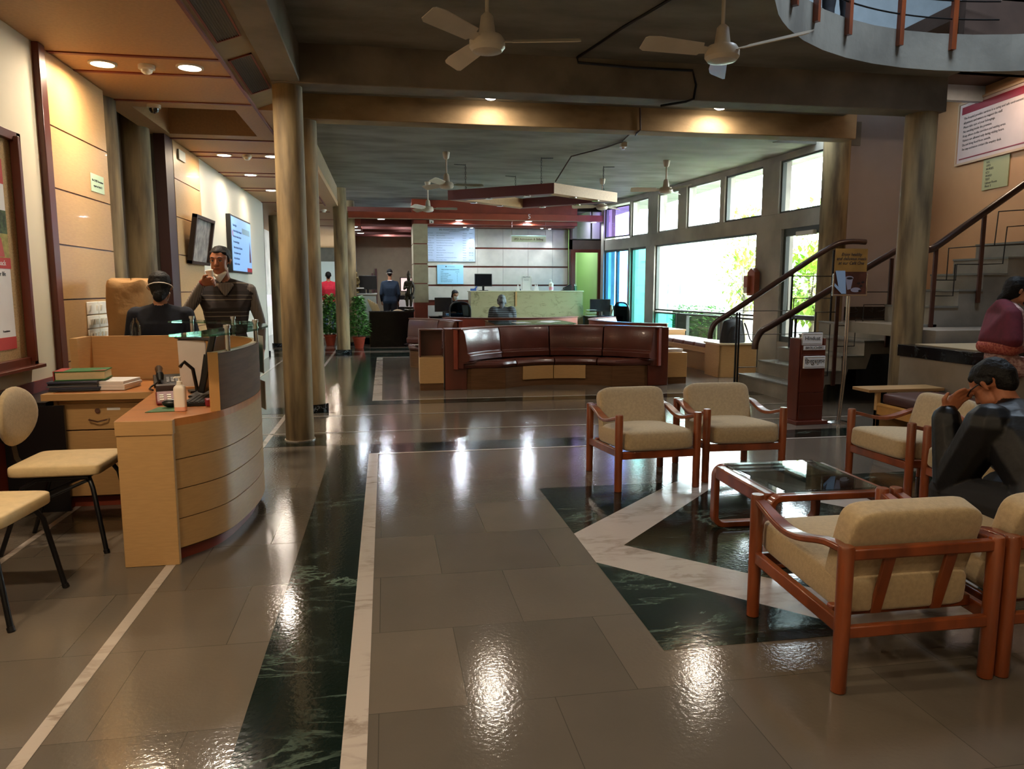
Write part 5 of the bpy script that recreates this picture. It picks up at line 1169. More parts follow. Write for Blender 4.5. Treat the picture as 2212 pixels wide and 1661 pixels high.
def hair_short(H, par, bun=False, long_=False, vox=.007, beard=False, cap=None):
    p = H.p
    pr = [(0, [(p(0, .040, .048), .083), (p(0, .0, .064), .070)]), (0, [(p(0, .065, .02), .066), (p(0, .062, -.02), .052)]),
          (0, [(p(-.055, -.030, .070), .020), (p(.055, -.030, .070), .020), (p(0, -.062, .082), .020), (p(0, -.02, .10), .03)]),
          (0, [(p(-.071, -.012, .045), .010), (p(-.071, .005, .0), .007), (p(-.070, .04, .01), .014)]), (0, [(p(.071, -.012, .045), .010), (p(.071, .005, .0), .007), (p(.070, .04, .01), .014)])]
    if bun: pr += [(0, [(p(0, .04, .045), .088), (p(0, .055, -.02), .072), (p(0, .07, -.06), .05)]), (0, [(p(0, .085, -.06), .048), (p(.01, .10, -.085), .042)])]
    if long_: pr += [(0, [(p(0, .075, .0), .062), (p(.01, .085, -.10), .055)]), (0, [(p(.0, .085, -.10), .05), (p(.02, .09, -.16), .03)]), (0, [(p(-.075, .01, .03), .02), (p(-.07, .03, -.05), .024)]), (0, [(p(.075, .01, .03), .02), (p(.07, .03, -.05), .024)])]
    return fuse('hair' if not cap else 'hood', pr, [cap or M_hair], vox, par, 2)
def mask_band(H, par, front=True):
    m = MB(); p = H.p
    m.tube([p(.092*math.cos(a), .040 + .094*math.sin(a), .0 + .02*math.sin(a)) for a in [R(-25 + 23*k) for k in range(11)]], .004, 6); m.build('mask_strap', M_whitep, par)
def mask_face(H, par, m_=None):
    p = H.p; fuse('face_mask', [(0, [(p(0, -.104, -.018), .016), (p(-.05, -.062, -.025), .018), (p(.05, -.062, -.025), .018), (p(0, -.085, -.085), .020), (p(-.035, -.06, -.075), .018), (p(.035, -.06, -.075), .018)])], [m_ or M_whitep], .007, par, 2)
def person(label, loc, rz, J, mats, vox=.010, hands=True, lower=True, headR=None, curl=.4, bulk=1.0, extra=(), handdirs={}, cuff=None, loose=.0, skirt=False):
    """J: joint positions in the person's own frame (faces -y). mats: top, legs, skin, shoes[, sleeve]"""
    t = thing('person', label, 'person', loc, rz)
    J = {k: V3(v) for k, v in J.items()}; b = bulk
    H = Head(J['head'], headR or rot3())
    sl = 4 if len(mats) > 4 else 0
    pr = [(0, [(J['hipL'], .105*b), (J['hipR'], .105*b), (J['waist'] + V3((-.05, 0, 0)), .10*b), (J['waist'] + V3((.05, 0, 0)), .10*b)]),
          (0, [(J['waist'] + V3((-.05, 0, 0)), .105*b), (J['waist'] + V3((.05, 0, 0)), .105*b), (J['chest'] + (J['shL'] - J['shR'])*.2, .112*b), (J['chest'] - (J['shL'] - J['shR'])*.2, .112*b)]),
          (0, [(J['chest'] + (J['shL'] - J['shR'])*.2, .108*b), (J['chest'] - (J['shL'] - J['shR'])*.2, .108*b), (J['shL'], .056*b), (J['shR'], .056*b), (J['neck'], .055)]),
          (2, [(J['neck'], .052), (J['head'] + H.R @ V3((0, .02, -.05)), .048)])]
    for s in 'LR':
        pr += [(sl, [(J['sh'+s], .058*b + loose), (J['el'+s], .043*b + loose)]), (sl, [(J['el'+s], .043*b + loose), (J['wr'+s] + (J['el'+s] - J['wr'+s])*.08, .031 + loose)]), (2, [(J['wr'+s], .024), (J['wr'+s] + (J['el'+s] - J['wr'+s])*.12, .025)])]
        if hands:
            f_, sd = handdirs.get(s, ((J['wr'+s] - J['el'+s]), V3((0, -1, 0)))); pr += hand(J['wr'+s], f_, sd, curl if not isinstance(curl, dict) else curl[s])
        if lower:
            pr += [(1, [(J['hip'+s], .098*b), (J['kn'+s], .062*b)]), (1, [(J['kn'+s], .060*b), (J['an'+s], .045*b)])]
            d = J.get('toe'+s, J['an'+s] + V3((0, -.17, -.035)))
            pr += [(3, [(J['an'+s] + V3((0, .03, -.045)), .036), (J['an'+s] + V3((0, 0, -.02)), .042), (d, .030)])]
    pr += head_prims(H); pr += list(extra)
    body = fuse('body', pr, mats, vox, t)
    return t, H
STAND = dict(hipL=(.085, 0, .93), hipR=(-.085, 0, .93), waist=(0, .0, 1.08), chest=(0, .01, 1.27), neck=(0, .02, 1.45), head=(0, -.005, 1.615), shL=(.175, .01, 1.40), shR=(-.175, .01, 1.40), elL=(.235, .03, 1.12), elR=(-.235, .03, 1.12),
             wrL=(.235, -.06, .88), wrR=(-.235, -.06, .88), knL=(.10, -.01, .50), knR=(-.10, -.01, .50), anL=(.105, .02, .085), anR=(-.105, .02, .085))
def pose(base=STAND, **kw): d = dict(base); d.update(kw); return d
SIT = dict(hipL=(.09, 0, .52), hipR=(-.09, 0, .52), waist=(0, .02, .66), chest=(0, .02, .86), neck=(0, .01, 1.04), head=(0, -.02, 1.20), shL=(.175, .01, .99), shR=(-.175, .01, .99), elL=(.22, -.03, .74), elR=(-.22, -.03, .74),
           wrL=(.12, -.26, .68), wrR=(-.12, -.26, .68), knL=(.12, -.42, .50), knR=(-.12, -.42, .50), anL=(.12, -.40, .085), anR=(-.12, -.40, .085))
def striped(name, cols, period, coord_axis='Z', rough=.85, pos=None, vert=False):
    m = bpy.data.materials.new(name); m.use_nodes = True; nt = m.node_tree; N = nt.nodes; L = nt.links; b = N['Principled BSDF']
    tc = N.new('ShaderNodeTexCoord'); sx_ = N.new('ShaderNodeSeparateXYZ'); L.new(tc.outputs['Object'], sx_.inputs[0])
    nz = N.new('ShaderNodeTexNoise'); nz.inputs['Scale'].default_value = 5; L.new(tc.outputs['Object'], nz.inputs[0])
    ad = N.new('ShaderNodeMath'); ad.operation = 'MULTIPLY_ADD'; L.new(nz.outputs[0], ad.inputs[0]); ad.inputs[1].default_value = .02; L.new(sx_.outputs[coord_axis], ad.inputs[2])
    dv = N.new('ShaderNodeMath'); dv.operation = 'DIVIDE'; L.new(ad.outputs[0], dv.inputs[0]); dv.inputs[1].default_value = period
    fr = N.new('ShaderNodeMath'); fr.operation = 'FRACT'; L.new(dv.outputs[0], fr.inputs[0])
    r = N.new('ShaderNodeValToRGB'); L.new(fr.outputs[0], r.inputs[0]); r.color_ramp.interpolation = 'CONSTANT'
    e = r.color_ramp.elements; e[0].position = 0; e[0].color = lin(cols[0][1]); e[1].position = cols[1][0]; e[1].color = lin(cols[1][1])
    for p_, c_ in cols[2:]: k = e.new(p_); k.color = lin(c_)
    L.new(r.outputs[0], b.inputs['Base Color']); b.inputs['Roughness'].default_value = rough; return m
M_navy = mat('navy knit', '0d1220', .9, var=.2, scale=50); M_navy2 = mat('dark blue sweater', '1d2c3e', .9, var=.1, scale=40)
M_trou = mat('dark trousers', '12131a', .85); M_shoe = mat('black shoes', '0d0c0c', .4)
M_vest = striped('striped knit vest', [(0, '1e1715'), (.07, '6f6457'), (.13, '2a201d'), (.33, '5f564c'), (.38, '211917'), (.62, '2e2523')], .135)
M_shirt = striped('striped shirt', [(0, '4a4340'), (.5, '857a70')], .012, 'X')
# man drinking from a paper cup behind the counter
Jm = pose(head=(-.03, -.03, 1.665), neck=(0, .02, 1.49), shL=(.19, .01, 1.43), shR=(-.19, .01, 1.43), chest=(0, .01, 1.28), elL=(.27, .05, 1.16), wrL=(.27, -.01, .92), elR=(-.30, -.10, 1.26), wrR=(-.165, -.20, 1.49))
Hr = rot3(-18, 6)
t, H = person('standing man in a striped knit vest drinking from a small white paper cup', (-1.31, 6.56, 0), R(10), Jm, [M_vest, M_trou, M_skin, M_shoe, M_shirt], .0062, headR=Hr, curl={'L': .35, 'R': .75},
  handdirs={'R': (V3((.92, -.30, .22)), V3((.1, -.5, .85))), 'L': (V3((.0, -.2, -1)), V3((0, -1, 0)))},)
face_bits(H, t); hair_short(H, t, vox=.006)
m = MB(); m.tube([V3((.066*math.cos(a), .012 + .066*math.sin(a), 1.487 + .022*math.sin(a))) for a in [R(-62 + k*19) for k in range(17)]], [.010] + [.017]*15 + [.010], 8); m.build('shirt_collar', M_shirt, t)
fuse('shirt_front', [(0, [((-.045, -.055, 1.47), .022), ((.045, -.055, 1.47), .022), ((0, -.088, 1.40), .016)])], [M_shirt], .006, t, 2)
fuse('chin_mask', [(0, [(H.p(0, -.085, -.115), .014), (H.p(-.05, -.04, -.085), .014), (H.p(.05, -.04, -.085), .014), (H.p(0, -.05, -.155), .012)])], [M_whitep], .006, t, 2)
m = MB(); m.tube([Jm_ for Jm_ in [V3((-.165, -.20, 1.49)) + V3((math.cos(a)*.001, 0, 0)) for a in (0,)] ] + [V3((-.17, -.197, 1.485))], .029, 12); m.build('wrist_thread', mat('red wrist thread', '7c1f1a', .7), t)
m = MB(); m.lathe([(0, 0), (.022, 0), (.0305, .062), (.032, .064), (.029, .062), (.021, .004), (0, .004)], seg=24)
cup = m.build('paper_cup', M_whitep); cup.location = (-1.385, 6.40, 1.53); cup.rotation_euler = (R(12), R(-8), 0)
tag(cup, 'small white paper cup held to the mouth by the man in the striped vest', 'cup')
# woman in navy seen from behind
Jw = pose(hipL=(.09, 0, .80), hipR=(-.09, 0, .80), waist=(0, 0, .94), chest=(0, 0, 1.12), neck=(0, .01, 1.29), head=(0, -.04, 1.445), shL=(.175, -.01, 1.235), shR=(-.175, -.01, 1.235), elL=(.235, -.04, 1.0), elR=(-.235, -.04, 1.0), wrL=(.13, -.24, .98), wrR=(-.13, -.24, .98), knL=(.1, 0, .44), knR=(-.1, 0, .44))
t, H = person('woman in a navy sweater seen from behind, white mask straps over black hair', (-1.72, 6.17, 0), R(184), Jw, [M_navy, M_trou, M_skin2, M_shoe], .009, headR=rot3(8, 12), bulk=1.08, loose=.012)
hair_short(H, t, bun=True); mask_band(H, t); mask_face(H, t)
# leather jacket man bending forward in the armchair at the right edge
M_lj = mat('black leather jacket', '08080b', .48, var=.3, scale=6, bump=.6, bscale=12, spec=.35)
JL = dict(hipL=(-.09, .04, .50), hipR=(.09, .04, .50), waist=(.0, -.04, .63), chest=(.03, -.20, .78), neck=(.05, -.33, .90), head=(.04, -.43, .985), shL=(-.13, -.25, .835), shR=(.22, -.27, .84), elL=(-.13, -.44, .53), elR=(.27, -.46, .56),
          wrL=(-.115, -.535, .845), wrR=(.13, -.60, .70), knL=(-.13, -.48, .48), knR=(.16, -.48, .48), anL=(-.15, -.47, .085), anR=(.18, -.47, .085))
JL = {k: (-v[0], v[1], v[2]) for k, v in JL.items()}
t, H = person('man in a black leather jacket bending forward, forehead resting on his hand', (2.80, 2.62, 0), R(180), JL, [M_lj, M_trou, M_skin, M_shoe], .0064, headR=rot3(14, 42), bulk=1.22, loose=.034, curl={'L': .35, 'R': .5},
  handdirs={'L': (V3((-.62, .02, .78)), V3((.78, 0, .62))), 'R': (V3((.6, -.3, .6)), V3((0, 0, 1)))})
face_bits(H, t); hair_short(H, t, vox=.006)
m = MB(); p = H.p; m.tube([p(.085, .0, .02), p(.083, -.05, .022), p(.055, -.10, .018)], .003, 6); m.tube([p(-.085, .0, .02), p(-.083, -.05, .022), p(-.055, -.10, .018), p(.055, -.10, .018)], .003, 6); m.build('spectacles', M_black, t)
# woman in a red shawl
M_shawl = mat('crimson shawl', '5c1524', .85, var=.15, scale=20); M_border = mat('patterned border', '8c3030', .8, col2='b5654e', scale=60); M_kurta = mat('pink white print', '8d5f5c', .85, col2='c9a9a0', scale=34, stretch=(1, 1, 1.6))
JS = dict(SIT); JS = {k: (v[0], v[1], v[2] + .30) for k, v in SIT.items()}; JS.update(head=(0, -.08, 1.455), neck=(0, -.02, 1.33), shL=(.17, -.01, 1.28), shR=(-.17, -.01, 1.28))
t, H = person('woman in a crimson shawl and black mask beyond the man in leather', (5.28, 5.60, -.04), R(66), JS, [M_kurta, M_kurta, M_skin2, M_shoe], .010, headR=rot3(0, 14), bulk=1.05)
hair_short(H, t, bun=True); mask_face(H, t, M_black)
sh = [(0, [((-.19, .02, 1.26), .075), ((.19, .02, 1.26), .075), ((0, .03, 1.34), .07)]), (0, [((-.19, .02, 1.26), .075), ((.19, .02, 1.26), .075), ((-.28, .03, 1.05), .07), ((.28, .03, 1.05), .07), ((0, .14, 1.05), .06), ((0, -.10, 1.05), .06)])]
fuse('shawl', sh, [M_shawl], .012, t, 4)
fuse('shawl_border', [(0, [((-.265, .03, .99), .065), ((.265, .03, .99), .065), ((0, .155, .99), .06), ((0, -.13, .99), .06), ((-.265, .03, 1.02), .065), ((.265, .03, 1.02), .065)])], [M_border], .012, t, 3)
# hooded person on the far sofa
M_hood = striped('grey striped hoodie', [(0, '33383d'), (.68, '59636a')], .042)
M_hoodp = mat('mottled grey hood', '2c3034', .9, col2='7d878c', scale=14)
JH = pose(SIT, head=(0, -.10, 1.185), neck=(0, -.03, 1.04), hipL=(.09, .0, .50), hipR=(-.09, 0, .50), wrL=(.08, -.32, .66), wrR=(-.08, -.32, .66))
t, H = person('person in a grey striped hooded sweater sitting on the far sofa', (2.30, 14.58, -.0), R(180), JH, [M_hood, M_trou, M_skin, M_shoe], .013, headR=rot3(0, 20), bulk=1.3, loose=.03)
hair_short(H, t, long_=True, vox=.010, cap=M_hoodp)
# people in the background
t, H = person('man in a dark blue sweater standing with his back turned in the office', (.15, 20.3, .17), R(182), pose(head=(0, -.02, 1.66), wrL=(.22, -.12, .92), wrR=(-.22, -.12, .92)), [M_navy2, M_trou, M_skin2, M_shoe], .014, bulk=1.12)
hair_short(H, t, vox=.012); mask_band(H, t)
m = MB(); m.tube([V3((.062*math.cos(a), .02 + .062*math.sin(a), 1.475)) for a in [k*math.pi/8 for k in range(16)]], .012, 6, closed=True); m.build('white_collar', M_paper, t)
m = MB(); m.box(-.6, .8, -.6, 3.3, 0, .168); struct(m.build('office_platform', mat('office floor', '4b463c', .3), loc=(.0, 20.2, 0), smooth=False))
t, H = person('person in a bright red top and blue jeans, holding a white paper', (-1.50, 21.0, .15), R(185), pose(), [mat('red top', 'c4203a', .85, var=.08, scale=20), mat('blue jeans', '3b5470', .85), M_skin2, M_shoe], .014, bulk=1.12)
hair_short(H, t, vox=.012)
m = MB(); m.box(-.10, .10, -.004, .004, -.16, .16); o = m.build('sheet', M_paper, smooth=False); o.location = (-1.70, 20.85, .98); o.rotation_euler = (0, R(-25), R(20)); tag(o, 'white sheet of paper held by the person in the red top', 'paper sheet')
t, H = person('dark clothed person half hidden beside the one in the red top', (-1.95, 21.9, .1), R(170), pose(), [mat('black clothes', '14141a', .8), M_trou, M_skin2, M_shoe], .016); hair_short(H, t, vox=.012)
m = MB(); m.box(-2.6, -1.2, 20.4, 22.6, 0, .118); struct(m.build('passage_step', M_conc, smooth=False))
t, H = person('masked woman with dark hair sitting at the black desk beside the tiled pillar', (1.70, 18.80, .03), R(12), pose(SIT, head=(.03, -.1, 1.24), neck=(.02, -.04, 1.09), wrL=(.1, -.3, .8), wrR=(-.12, -.3, .8)), [mat('charcoal coat', '1c1a20', .8), M_trou, M_skin2, M_shoe], .013, headR=rot3(10, 18), bulk=1.1)
hair_short(H, t, long_=True, vox=.011); mask_face(H, t)
t, H = person('clerk in dark clothes seated behind the billing counter, hidden by the payment sign', (3.52, 18.78, .36), R(0), pose(SIT), [mat('dark blue shirt', '28303e', .8), M_trou, M_skin2, M_shoe], .014); hair_short(H, t, vox=.012)
t, H = person('person in a red patterned jacket and black trousers standing on the upper gallery', (4.9, 7.75, 3.95), R(175), pose(), [mat('red patterned jacket', '6b1c24', .85, col2='3b1218', scale=40), M_trou, M_skin2, M_shoe], .013, bulk=1.1)
hair_short(H, t, vox=.012)
# ------------------------------------------------------------ office chairs with cream pads (left foreground)
def make_office_chair(label, loc, rz, group='cream padded visitor chairs by the counter'):
    t = thing('visitor_chair', label, 'chair', loc, rz, group)      # faces -y
    m = MB(); cushion(m, .225, .235, .035, puff=.012); o = m.build('seat', M_fabric2, t, ang=60); o.location = (0, 0, .465)
    m = MB()
    for sx in (-1, 1): m.tube([(sx*.235, -.25, 0), (sx*.20, -.19, .36), (sx*.18, -.17, .405), (sx*.15, -.155, .42), (0, -.15, .42)], .0125, 10)
    m.build('front_leg_frame', M_blackm, t)
    for sx in (-1, 1):
        m = MB(); m.tube([(sx*.20, .30, 0), (sx*.185, .17, .37), (sx*.18, .10, .415), (sx*.19, -.17, .42)], .0125, 10); m.build('leg', M_blackm, t)
        m = MB(); m.tube([(sx*.18, -.155, .40), (sx*.21, .22, .24)], .009, 8); m.build('side_brace', M_blackm, t)
        m = MB(); m.cyl((sx*.236, -.252, 0), (sx*.234, -.246, .02), .016, seg=12); m.build('foot_cap', M_black, t)
    m = MB(); m.tube([(0, .10, .42), (0, .23, .43), (0, .275, .50), (0, .29, .62)], 1, 4, sq=(.028, .006)); m.build('back_bar', M_black, t)
    m = MB(); m.surf(lambda u, v: Vector((math.cos(2*math.pi*u)*abs(math.sin(math.pi*v))**.6*.215, .265 - .035*math.cos(math.pi*v)*(1 if True else 0) - .03*(math.cos(2*math.pi*u)*abs(math.sin(math.pi*v)))**2, .74 + math.sin(2*math.pi*u)*abs(math.sin(math.pi*v))**.6*.165)), 32, 12, True)
    m.build('backrest', M_fabric, t, ang=60)
    m = MB(); m.surf(lambda u, v: Vector((math.cos(2*math.pi*u)*.20*v, .302 - .03*(math.cos(2*math.pi*u)*v)**2, .74 + math.sin(2*math.pi*u)*.15*v)), 32, 5, True); m.build('back_shell', M_black, t)
    return t
c1 = make_office_chair('cream padded chair with black legs beside the curved counter, its round back in view', (-1.79, 4.49, 0), R(90))
copy_tree(c1, (-1.83, 3.56, 0), R(86), 'cream padded chair cut off by the left edge, seat corner and legs in view')
# shared cream chairs in the office
t = copy_tree(c1, (.42, 19.12, .0), R(20), 'cream chair with chrome supports behind the black counter', 'office chairs behind the black counter')

copy_tree(c1, (1.70, 18.78, 0), R(12), 'cream chair under the masked woman beside the tiled pillar', 'office chairs behind the black counter')
# ------------------------------------------------------------ back counters and equipment
t = thing('black_counter', 'polished black granite counter between the potted plants and the tiled pillar', 'counter', (.18, 18.62, 0))
m = MB(); m.box(-.55, .53, -.03, .0, 0, .86); m.box(-.55, -.52, 0, .12, 0, .86); m.build('front_slab', M_blackg, t); m = MB(); m.box(-.57, .54, -.06, .16, .86, .885); m.build('top_slab', mat('grey black edge', '202428', .2), t, bevel=.003)
t = thing('black_desk', 'black desk between the tiled pillar and the olive marble counter', 'desk', (1.52, 17.6, 0)); m = MB(); m.box(-.46, .46, 0, .5, 0, .76); m.build('body', M_blackg, t); m = MB(); m.box(-.47, .47, -.02, .52, .76, .785); m.build('top', M_blackg, t)
def monitor(label, loc, rz, w=.46, h=.30, back=False, scr=None):
    t = thing('computer_monitor', label, 'monitor', loc, rz)
    m = MB(); m.box(-w/2, w/2, -.02, .02, .10, .10 + h); m.build('bezel', M_black, t, bevel=.006)
    m = MB(); m.box(-w/2 + .02, w/2 - .02, -.0225, -.0205, .12, .08 + h); m.build('display', scr or mat('dark screen', '15181d', .15), t)
    m = MB(); m.box(-.025, .025, .0, .03, .01, .14); m.build('neck', M_black, t); m = MB(); m.box(-.11, .11, -.06, .10, 0, .012); m.build('foot', M_black, t, bevel=.004); return t
t = thing('billing_counter', 'olive veined marble billing counter below the billing sign', 'counter', (3.37, 17.5, 0))
m = MB(); m.box(-1.36, -.30, 0, .6, 0, 1.36); m.box(-.26, 1.36, -.0, .6, 0, 1.36); m.build('body', M_olive, t)
m = MB(); m.box(-.30, -.26, -.02, .5, 0, 1.36); m.build('joint_strip', M_ply, t); m = MB(); m.box(-1.37, 1.37, -.03, -.0, 0, 1.02); m.build('front_ledge', M_olive, t); m = MB(); m.box(-1.38, 1.38, -.02, .62, 1.36, 1.385); m.build('top', mat('pale marble top', 'c9c6a8', .25), t, bevel=.004)
monitor('black monitor standing on the left end of the billing counter', (2.34, 17.75, 1.386), R(4), .42, .30)
t = thing('payment_sign', 'white payment sign card standing on the billing counter', 'sign', (3.36, 17.62, 1.386), R(2))
m = MB(); m.obox((0, 0, .175), (.27, .012, .35), 0, R(-6)); m.build('card', M_paper, t); m = MB(); m.box(-.135, .135, -.02, .05, 0, .008); m.build('foot', M_paper, t)
text('PAYTM', .055, M_ink, (0, -.026, .315), FRONT, t); text('Scan here', .03, M_ink, (0, -.02, .255), FRONT, t)
m = MB(); m.ext([(-.115, -.022, .02), (-.112, -.04, .34), (-.106, -.04, .34), (-.109, -.022, .02)], (0, -.001, 0)); m.ext([(.115, -.022, .02), (.112, -.04, .34), (.106, -.04, .34), (.109, -.022, .02)], (0, -.001, 0)); m.build('border_line', M_ink, t, smooth=False)
def cone_tag(lab, loc):
    m = MB(); m.ext([(-.045, 0, 0), (.045, 0, 0), (0, 0, .16)], (0, .05, 0)); tag(m.build('tent_card', M_paper, loc=loc, smooth=False), lab, 'tent card')
cone_tag('white triangular card left of the payment sign', (3.16, 17.6, 1.386)); cone_tag('white triangular card just right of the payment sign', (3.58, 17.58, 1.386)); cone_tag('second white triangular card right of the payment sign', (3.64, 17.66, 1.386)); cone_tag('white triangular card beside the flask on the right-hand desk', (5.36, 17.05, .79))
t = thing('pump_bottle', 'white pump bottle with pink liquid on the billing counter', 'pump bottle', (3.98, 17.65, 1.386)); m = MB(); m.lathe([(0, 0), (.05, 0), (.055, .02), (.055, .17), (.02, .2), (.02, .22), (0, .22)], seg=20); m.build('bottle_body', M_whitep, t); m = MB(); m.lathe([(.056, .02), (.0565, .03), (.0565, .08), (.056, .09)], seg=20); m.build('pink_liquid', mat('pink band', 'e59aa8', .4), t); m = MB(); m.cyl((0, 0, .22), (0, 0, .27), .008); m.cyl((0, 0, .27), (-.05, 0, .265), .007); m.build('pump', M_whitep, t)
t = thing('desk_phone', 'black telephone at the right end of the billing counter', 'telephone', (4.38, 17.7, 1.386)); m = MB(); m.ext([(-.12, 0, 0), (.12, 0, 0), (.12, 0, .12), (.05, 0, .13)], (0, .14, 0)); m.build('base', M_black, t, bevel=.004); m = MB(); m.tube([(-.1, -.01, .05), (0, -.01, .10), (.1, -.01, .15)], .016, 8); m.build('handset', M_black, t)
t = thing('card_holder', 'clear pen stand beside the black telephone on the billing counter', 'pen stand', (4.58, 17.66, 1.386)); m = MB(); m.box(-.04, .04, -.03, .03, 0, .11); m.build('cup', M_glassg, t); m = MB(); m.cyl((0, 0, .01), (.02, 0, .17), .004); m.cyl((.01, .0, .01), (-.02, .01, .16), .004); m.build('pens', M_chrome, t)
m = MB(); m.box(-.09, .05, -.02, .02, 0, .05); m.ext([(.0, 0, .05), (.06, 0, .11), (.08, 0, .09), (.03, 0, .03)], (0, .02, 0)); tag(m.build('blue_clip', mat('blue plastic', '31569c', .5), loc=(2.10, 17.6, 1.386)), 'small blue clip file left of the counter monitor', 'stationery')
monitor('tilted black monitor on the black desk beside the tiled pillar', (1.38, 17.75, .786), R(-14), .42, .34)
m = MB(); m.box(-.20, .20, -.10, .10, 0, .05); tag(m.build('paper_tray', mat('blue tray', '3f7fb0', .5), loc=(1.66, 17.95, .786)), 'blue paper tray behind the tilted monitor', 'tray')
def mesh_chair(label, loc, rz, hi=.55):
    t = thing('swivel_chair', label, 'chair', loc, rz)
    m = MB(); cushion(m, .24, .24, .04, puff=.01); o = m.build('seat', mat('grey seat', '5a6058', .8), t, ang=60); o.location = (0, 0, .48)
    m = MB(); pts = [(.24*math.copysign(abs(math.cos(a))**.6, math.cos(a)), .24 + .03*math.sin(a), .86 + .27*math.copysign(abs(math.sin(a))**.7, math.sin(a))) for a in [2*math.pi*k/28 for k in range(28)]]; m.tube(pts, .018, 8, closed=True); m.build('back_rim', M_black, t)
    m = MB(); m.ext([(x*.96, y, z) for x, y, z in pts], (0, .004, 0)); m.build('mesh_back', glassmat('black mesh', (.25, .28, .28), .1, .5), t, smooth=False)
    m = MB(); m.tube([(0, .1, .44), (0, .28, .46), (0, .29, .66)], .02, 8); m.build('back_bar', M_black, t)
    for sx in (-1, 1):
        m = MB(); m.tube([(sx*.22, .05, .46), (sx*.28, .05, .50), (sx*.28, .05, .66), (sx*.28, -.08, .68)], .014, 8); m.build('armrest', M_black, t)
    m = MB(); m.cyl((0, 0, .08), (0, 0, .44), .025); m.build('gas_column', M_chrome, t)
    for k in range(5):
        a = k*2*math.pi/5; m = MB(); m.tube([(0, 0, .10), (.27*math.cos(a), .27*math.sin(a), .06)], .016, 8); m.ball((.27*math.cos(a), .27*math.sin(a), .028), .028, 10, 6); m.build('leg', M_black, t)
    return t
mesh_chair('black mesh swivel chair in front of the masked woman', (1.72, 17.22, 0), R(175)); mesh_chair('tall black mesh swivel chair beside the tall teal window', (5.45, 16.1, .0), R(115))
t = thing('black_desk', 'black desk to the right of the billing counter', 'desk', (5.18, 17.3, 0)); m = MB(); m.box(-.42, .40, -.3, .3, 0, .75); m.build('body', M_blackg, t); m = MB(); m.box(-.44, .42, -.32, .32, .75, .785); m.build('top', M_blackg, t)
monitor('wide black monitor on the right-hand desk in front of the glazed green room', (5.08, 17.2, .786), R(-3), .50, .30)
t = thing('steel_flask', 'steel flask standing on the right-hand black desk', 'flask', (5.34, 16.98 + .15, .786)); m = MB(); m.lathe([(0, 0), (.035, 0), (.035, .2), (.028, .22), (.028, .26), (0, .262)], seg=18); m.build('flask_body', mat('brushed steel', 'a8a89a', .35, metal=.8), t)
for k in range(3):
    m = MB(); m.box(-.12, .12, -.10, .10, 0, .012); o = m.build('file_tray', mat('clear grey tray', '8f9a94', .3)); o.location = (4.80, 17.02, .79 + k*.07); tag(o, 'clear file tray beside the billing counter, %s of three' % ('bottom', 'middle', 'top')[k], 'tray')
    if k:
        for sx in (-1, 1):
            m = MB(); m.box(sx*.11 - .004, sx*.11 + .004, -.004, .004, -.058, 0); m.build('tray_post', M_chrome, o)
# notice boards and signs on the billing wall
t = thing('committee_board', 'large pale blue committee notice board on the tiled billing wall', 'notice board', (1.73, 19.475, 2.56))
m = MB(); m.box(-.62, .62, -.03, 0, -.43, .43); bd = m.build('panel', mat('pale blue board', 'a9bcd6', .5), t, bevel=.003)
text('IPD MONITORING COMMITTEE', .055, M_ink, (.08, -.031, .375), FRONT, bd); text('as per hospital norms', .03, M_ink, (.08, -.031, .335), FRONT, bd)
rows = [('Dr. Kumar', 'Senior Medical Social Director', 'Chairman', '23686021'), ('Dr. (Mrs) Rani', 'OPD Ground Floor', 'Room 4', ''), ('Rakesh Singh', 'Medical Superintendent, Hospital Room', 'Member', '23686011'), ('Mr. J.S.', 'Nursing services and ward facilities', 'Contact', ''), ('Smt. Bhawani', 'Medical Records, Hospital Administration', 'Member', '23211123'), ('Mrs. Devi', 'Housekeeping, pharmacy and canteen', 'Contact', ''), ('S. K. Nath', 'Joint Director', 'Member', '23411132'), ('Dr. M. Ahuja', 'TPA desk and billing', 'Phone', ''), ('P. K. Roy', 'Medical Superintendent, Nursing Head', 'Member', '23011123'), ('Mr. P. Lal', 'Security Officer', 'Contact', '23611142'), ('', 'Recommendations of the board held in March', 'Member', ''), ('Chief Nurse', 'Deputy Officer, Admin', 'Member', '23011154')]
for k, rw in enumerate(rows):
    for s, x in zip(rw, (-.59, -.38, .30, .46)):
        if s: text(s, .028, M_ink, (x, -.031, .29 - k*.062), FRONT, bd, align='LEFT')
t = thing('bed_info_board', 'small light blue patient information board under the large one', 'notice board', (1.70, 19.475, 1.80))
m = MB(); m.box(-.34, .34, -.03, 0, -.25, .25); bd = m.build('panel', mat('sky blue board', '8fc3dc', .5), t, bevel=.003)
text('FREE PATIENT INFORMATION', .035, M_ink, (0, -.031, .12), FRONT, bd)
m = MB(); m.ext([(-.13, -.031, .20), (-.11, -.031, .22), (-.09, -.031, .20), (-.11, -.031, .18)], (0, -.001, 0)); m.box(-.09, .12, -.032, -.031, .195, .20); m.build('emblem', M_ink, bd, smooth=False)
for k, (a, b) in enumerate((('DATE', '12.03.2022'), ('TOTAL FREE BEDS', '98'), ('TOTAL CRITICAL BEDS', '18'), ('BEDS OCCUPIED', '73'), ('BEDS VACANT', '25'), ('BEDS OCCUPIED CRITICAL', '12'), ('BEDS VACANT CRITICAL', '6'))):
    text(a, .026, M_ink, (-.25, -.031, .065 - k*.042), FRONT, bd, align='LEFT'); text(b, .026, M_ink, (.18, -.031, .065 - k*.042), FRONT, bd)
t = thing('billing_sign', 'pale green hanging sign reading IPD Admission & Billing', 'sign', (3.62, 18.66, 2.60))
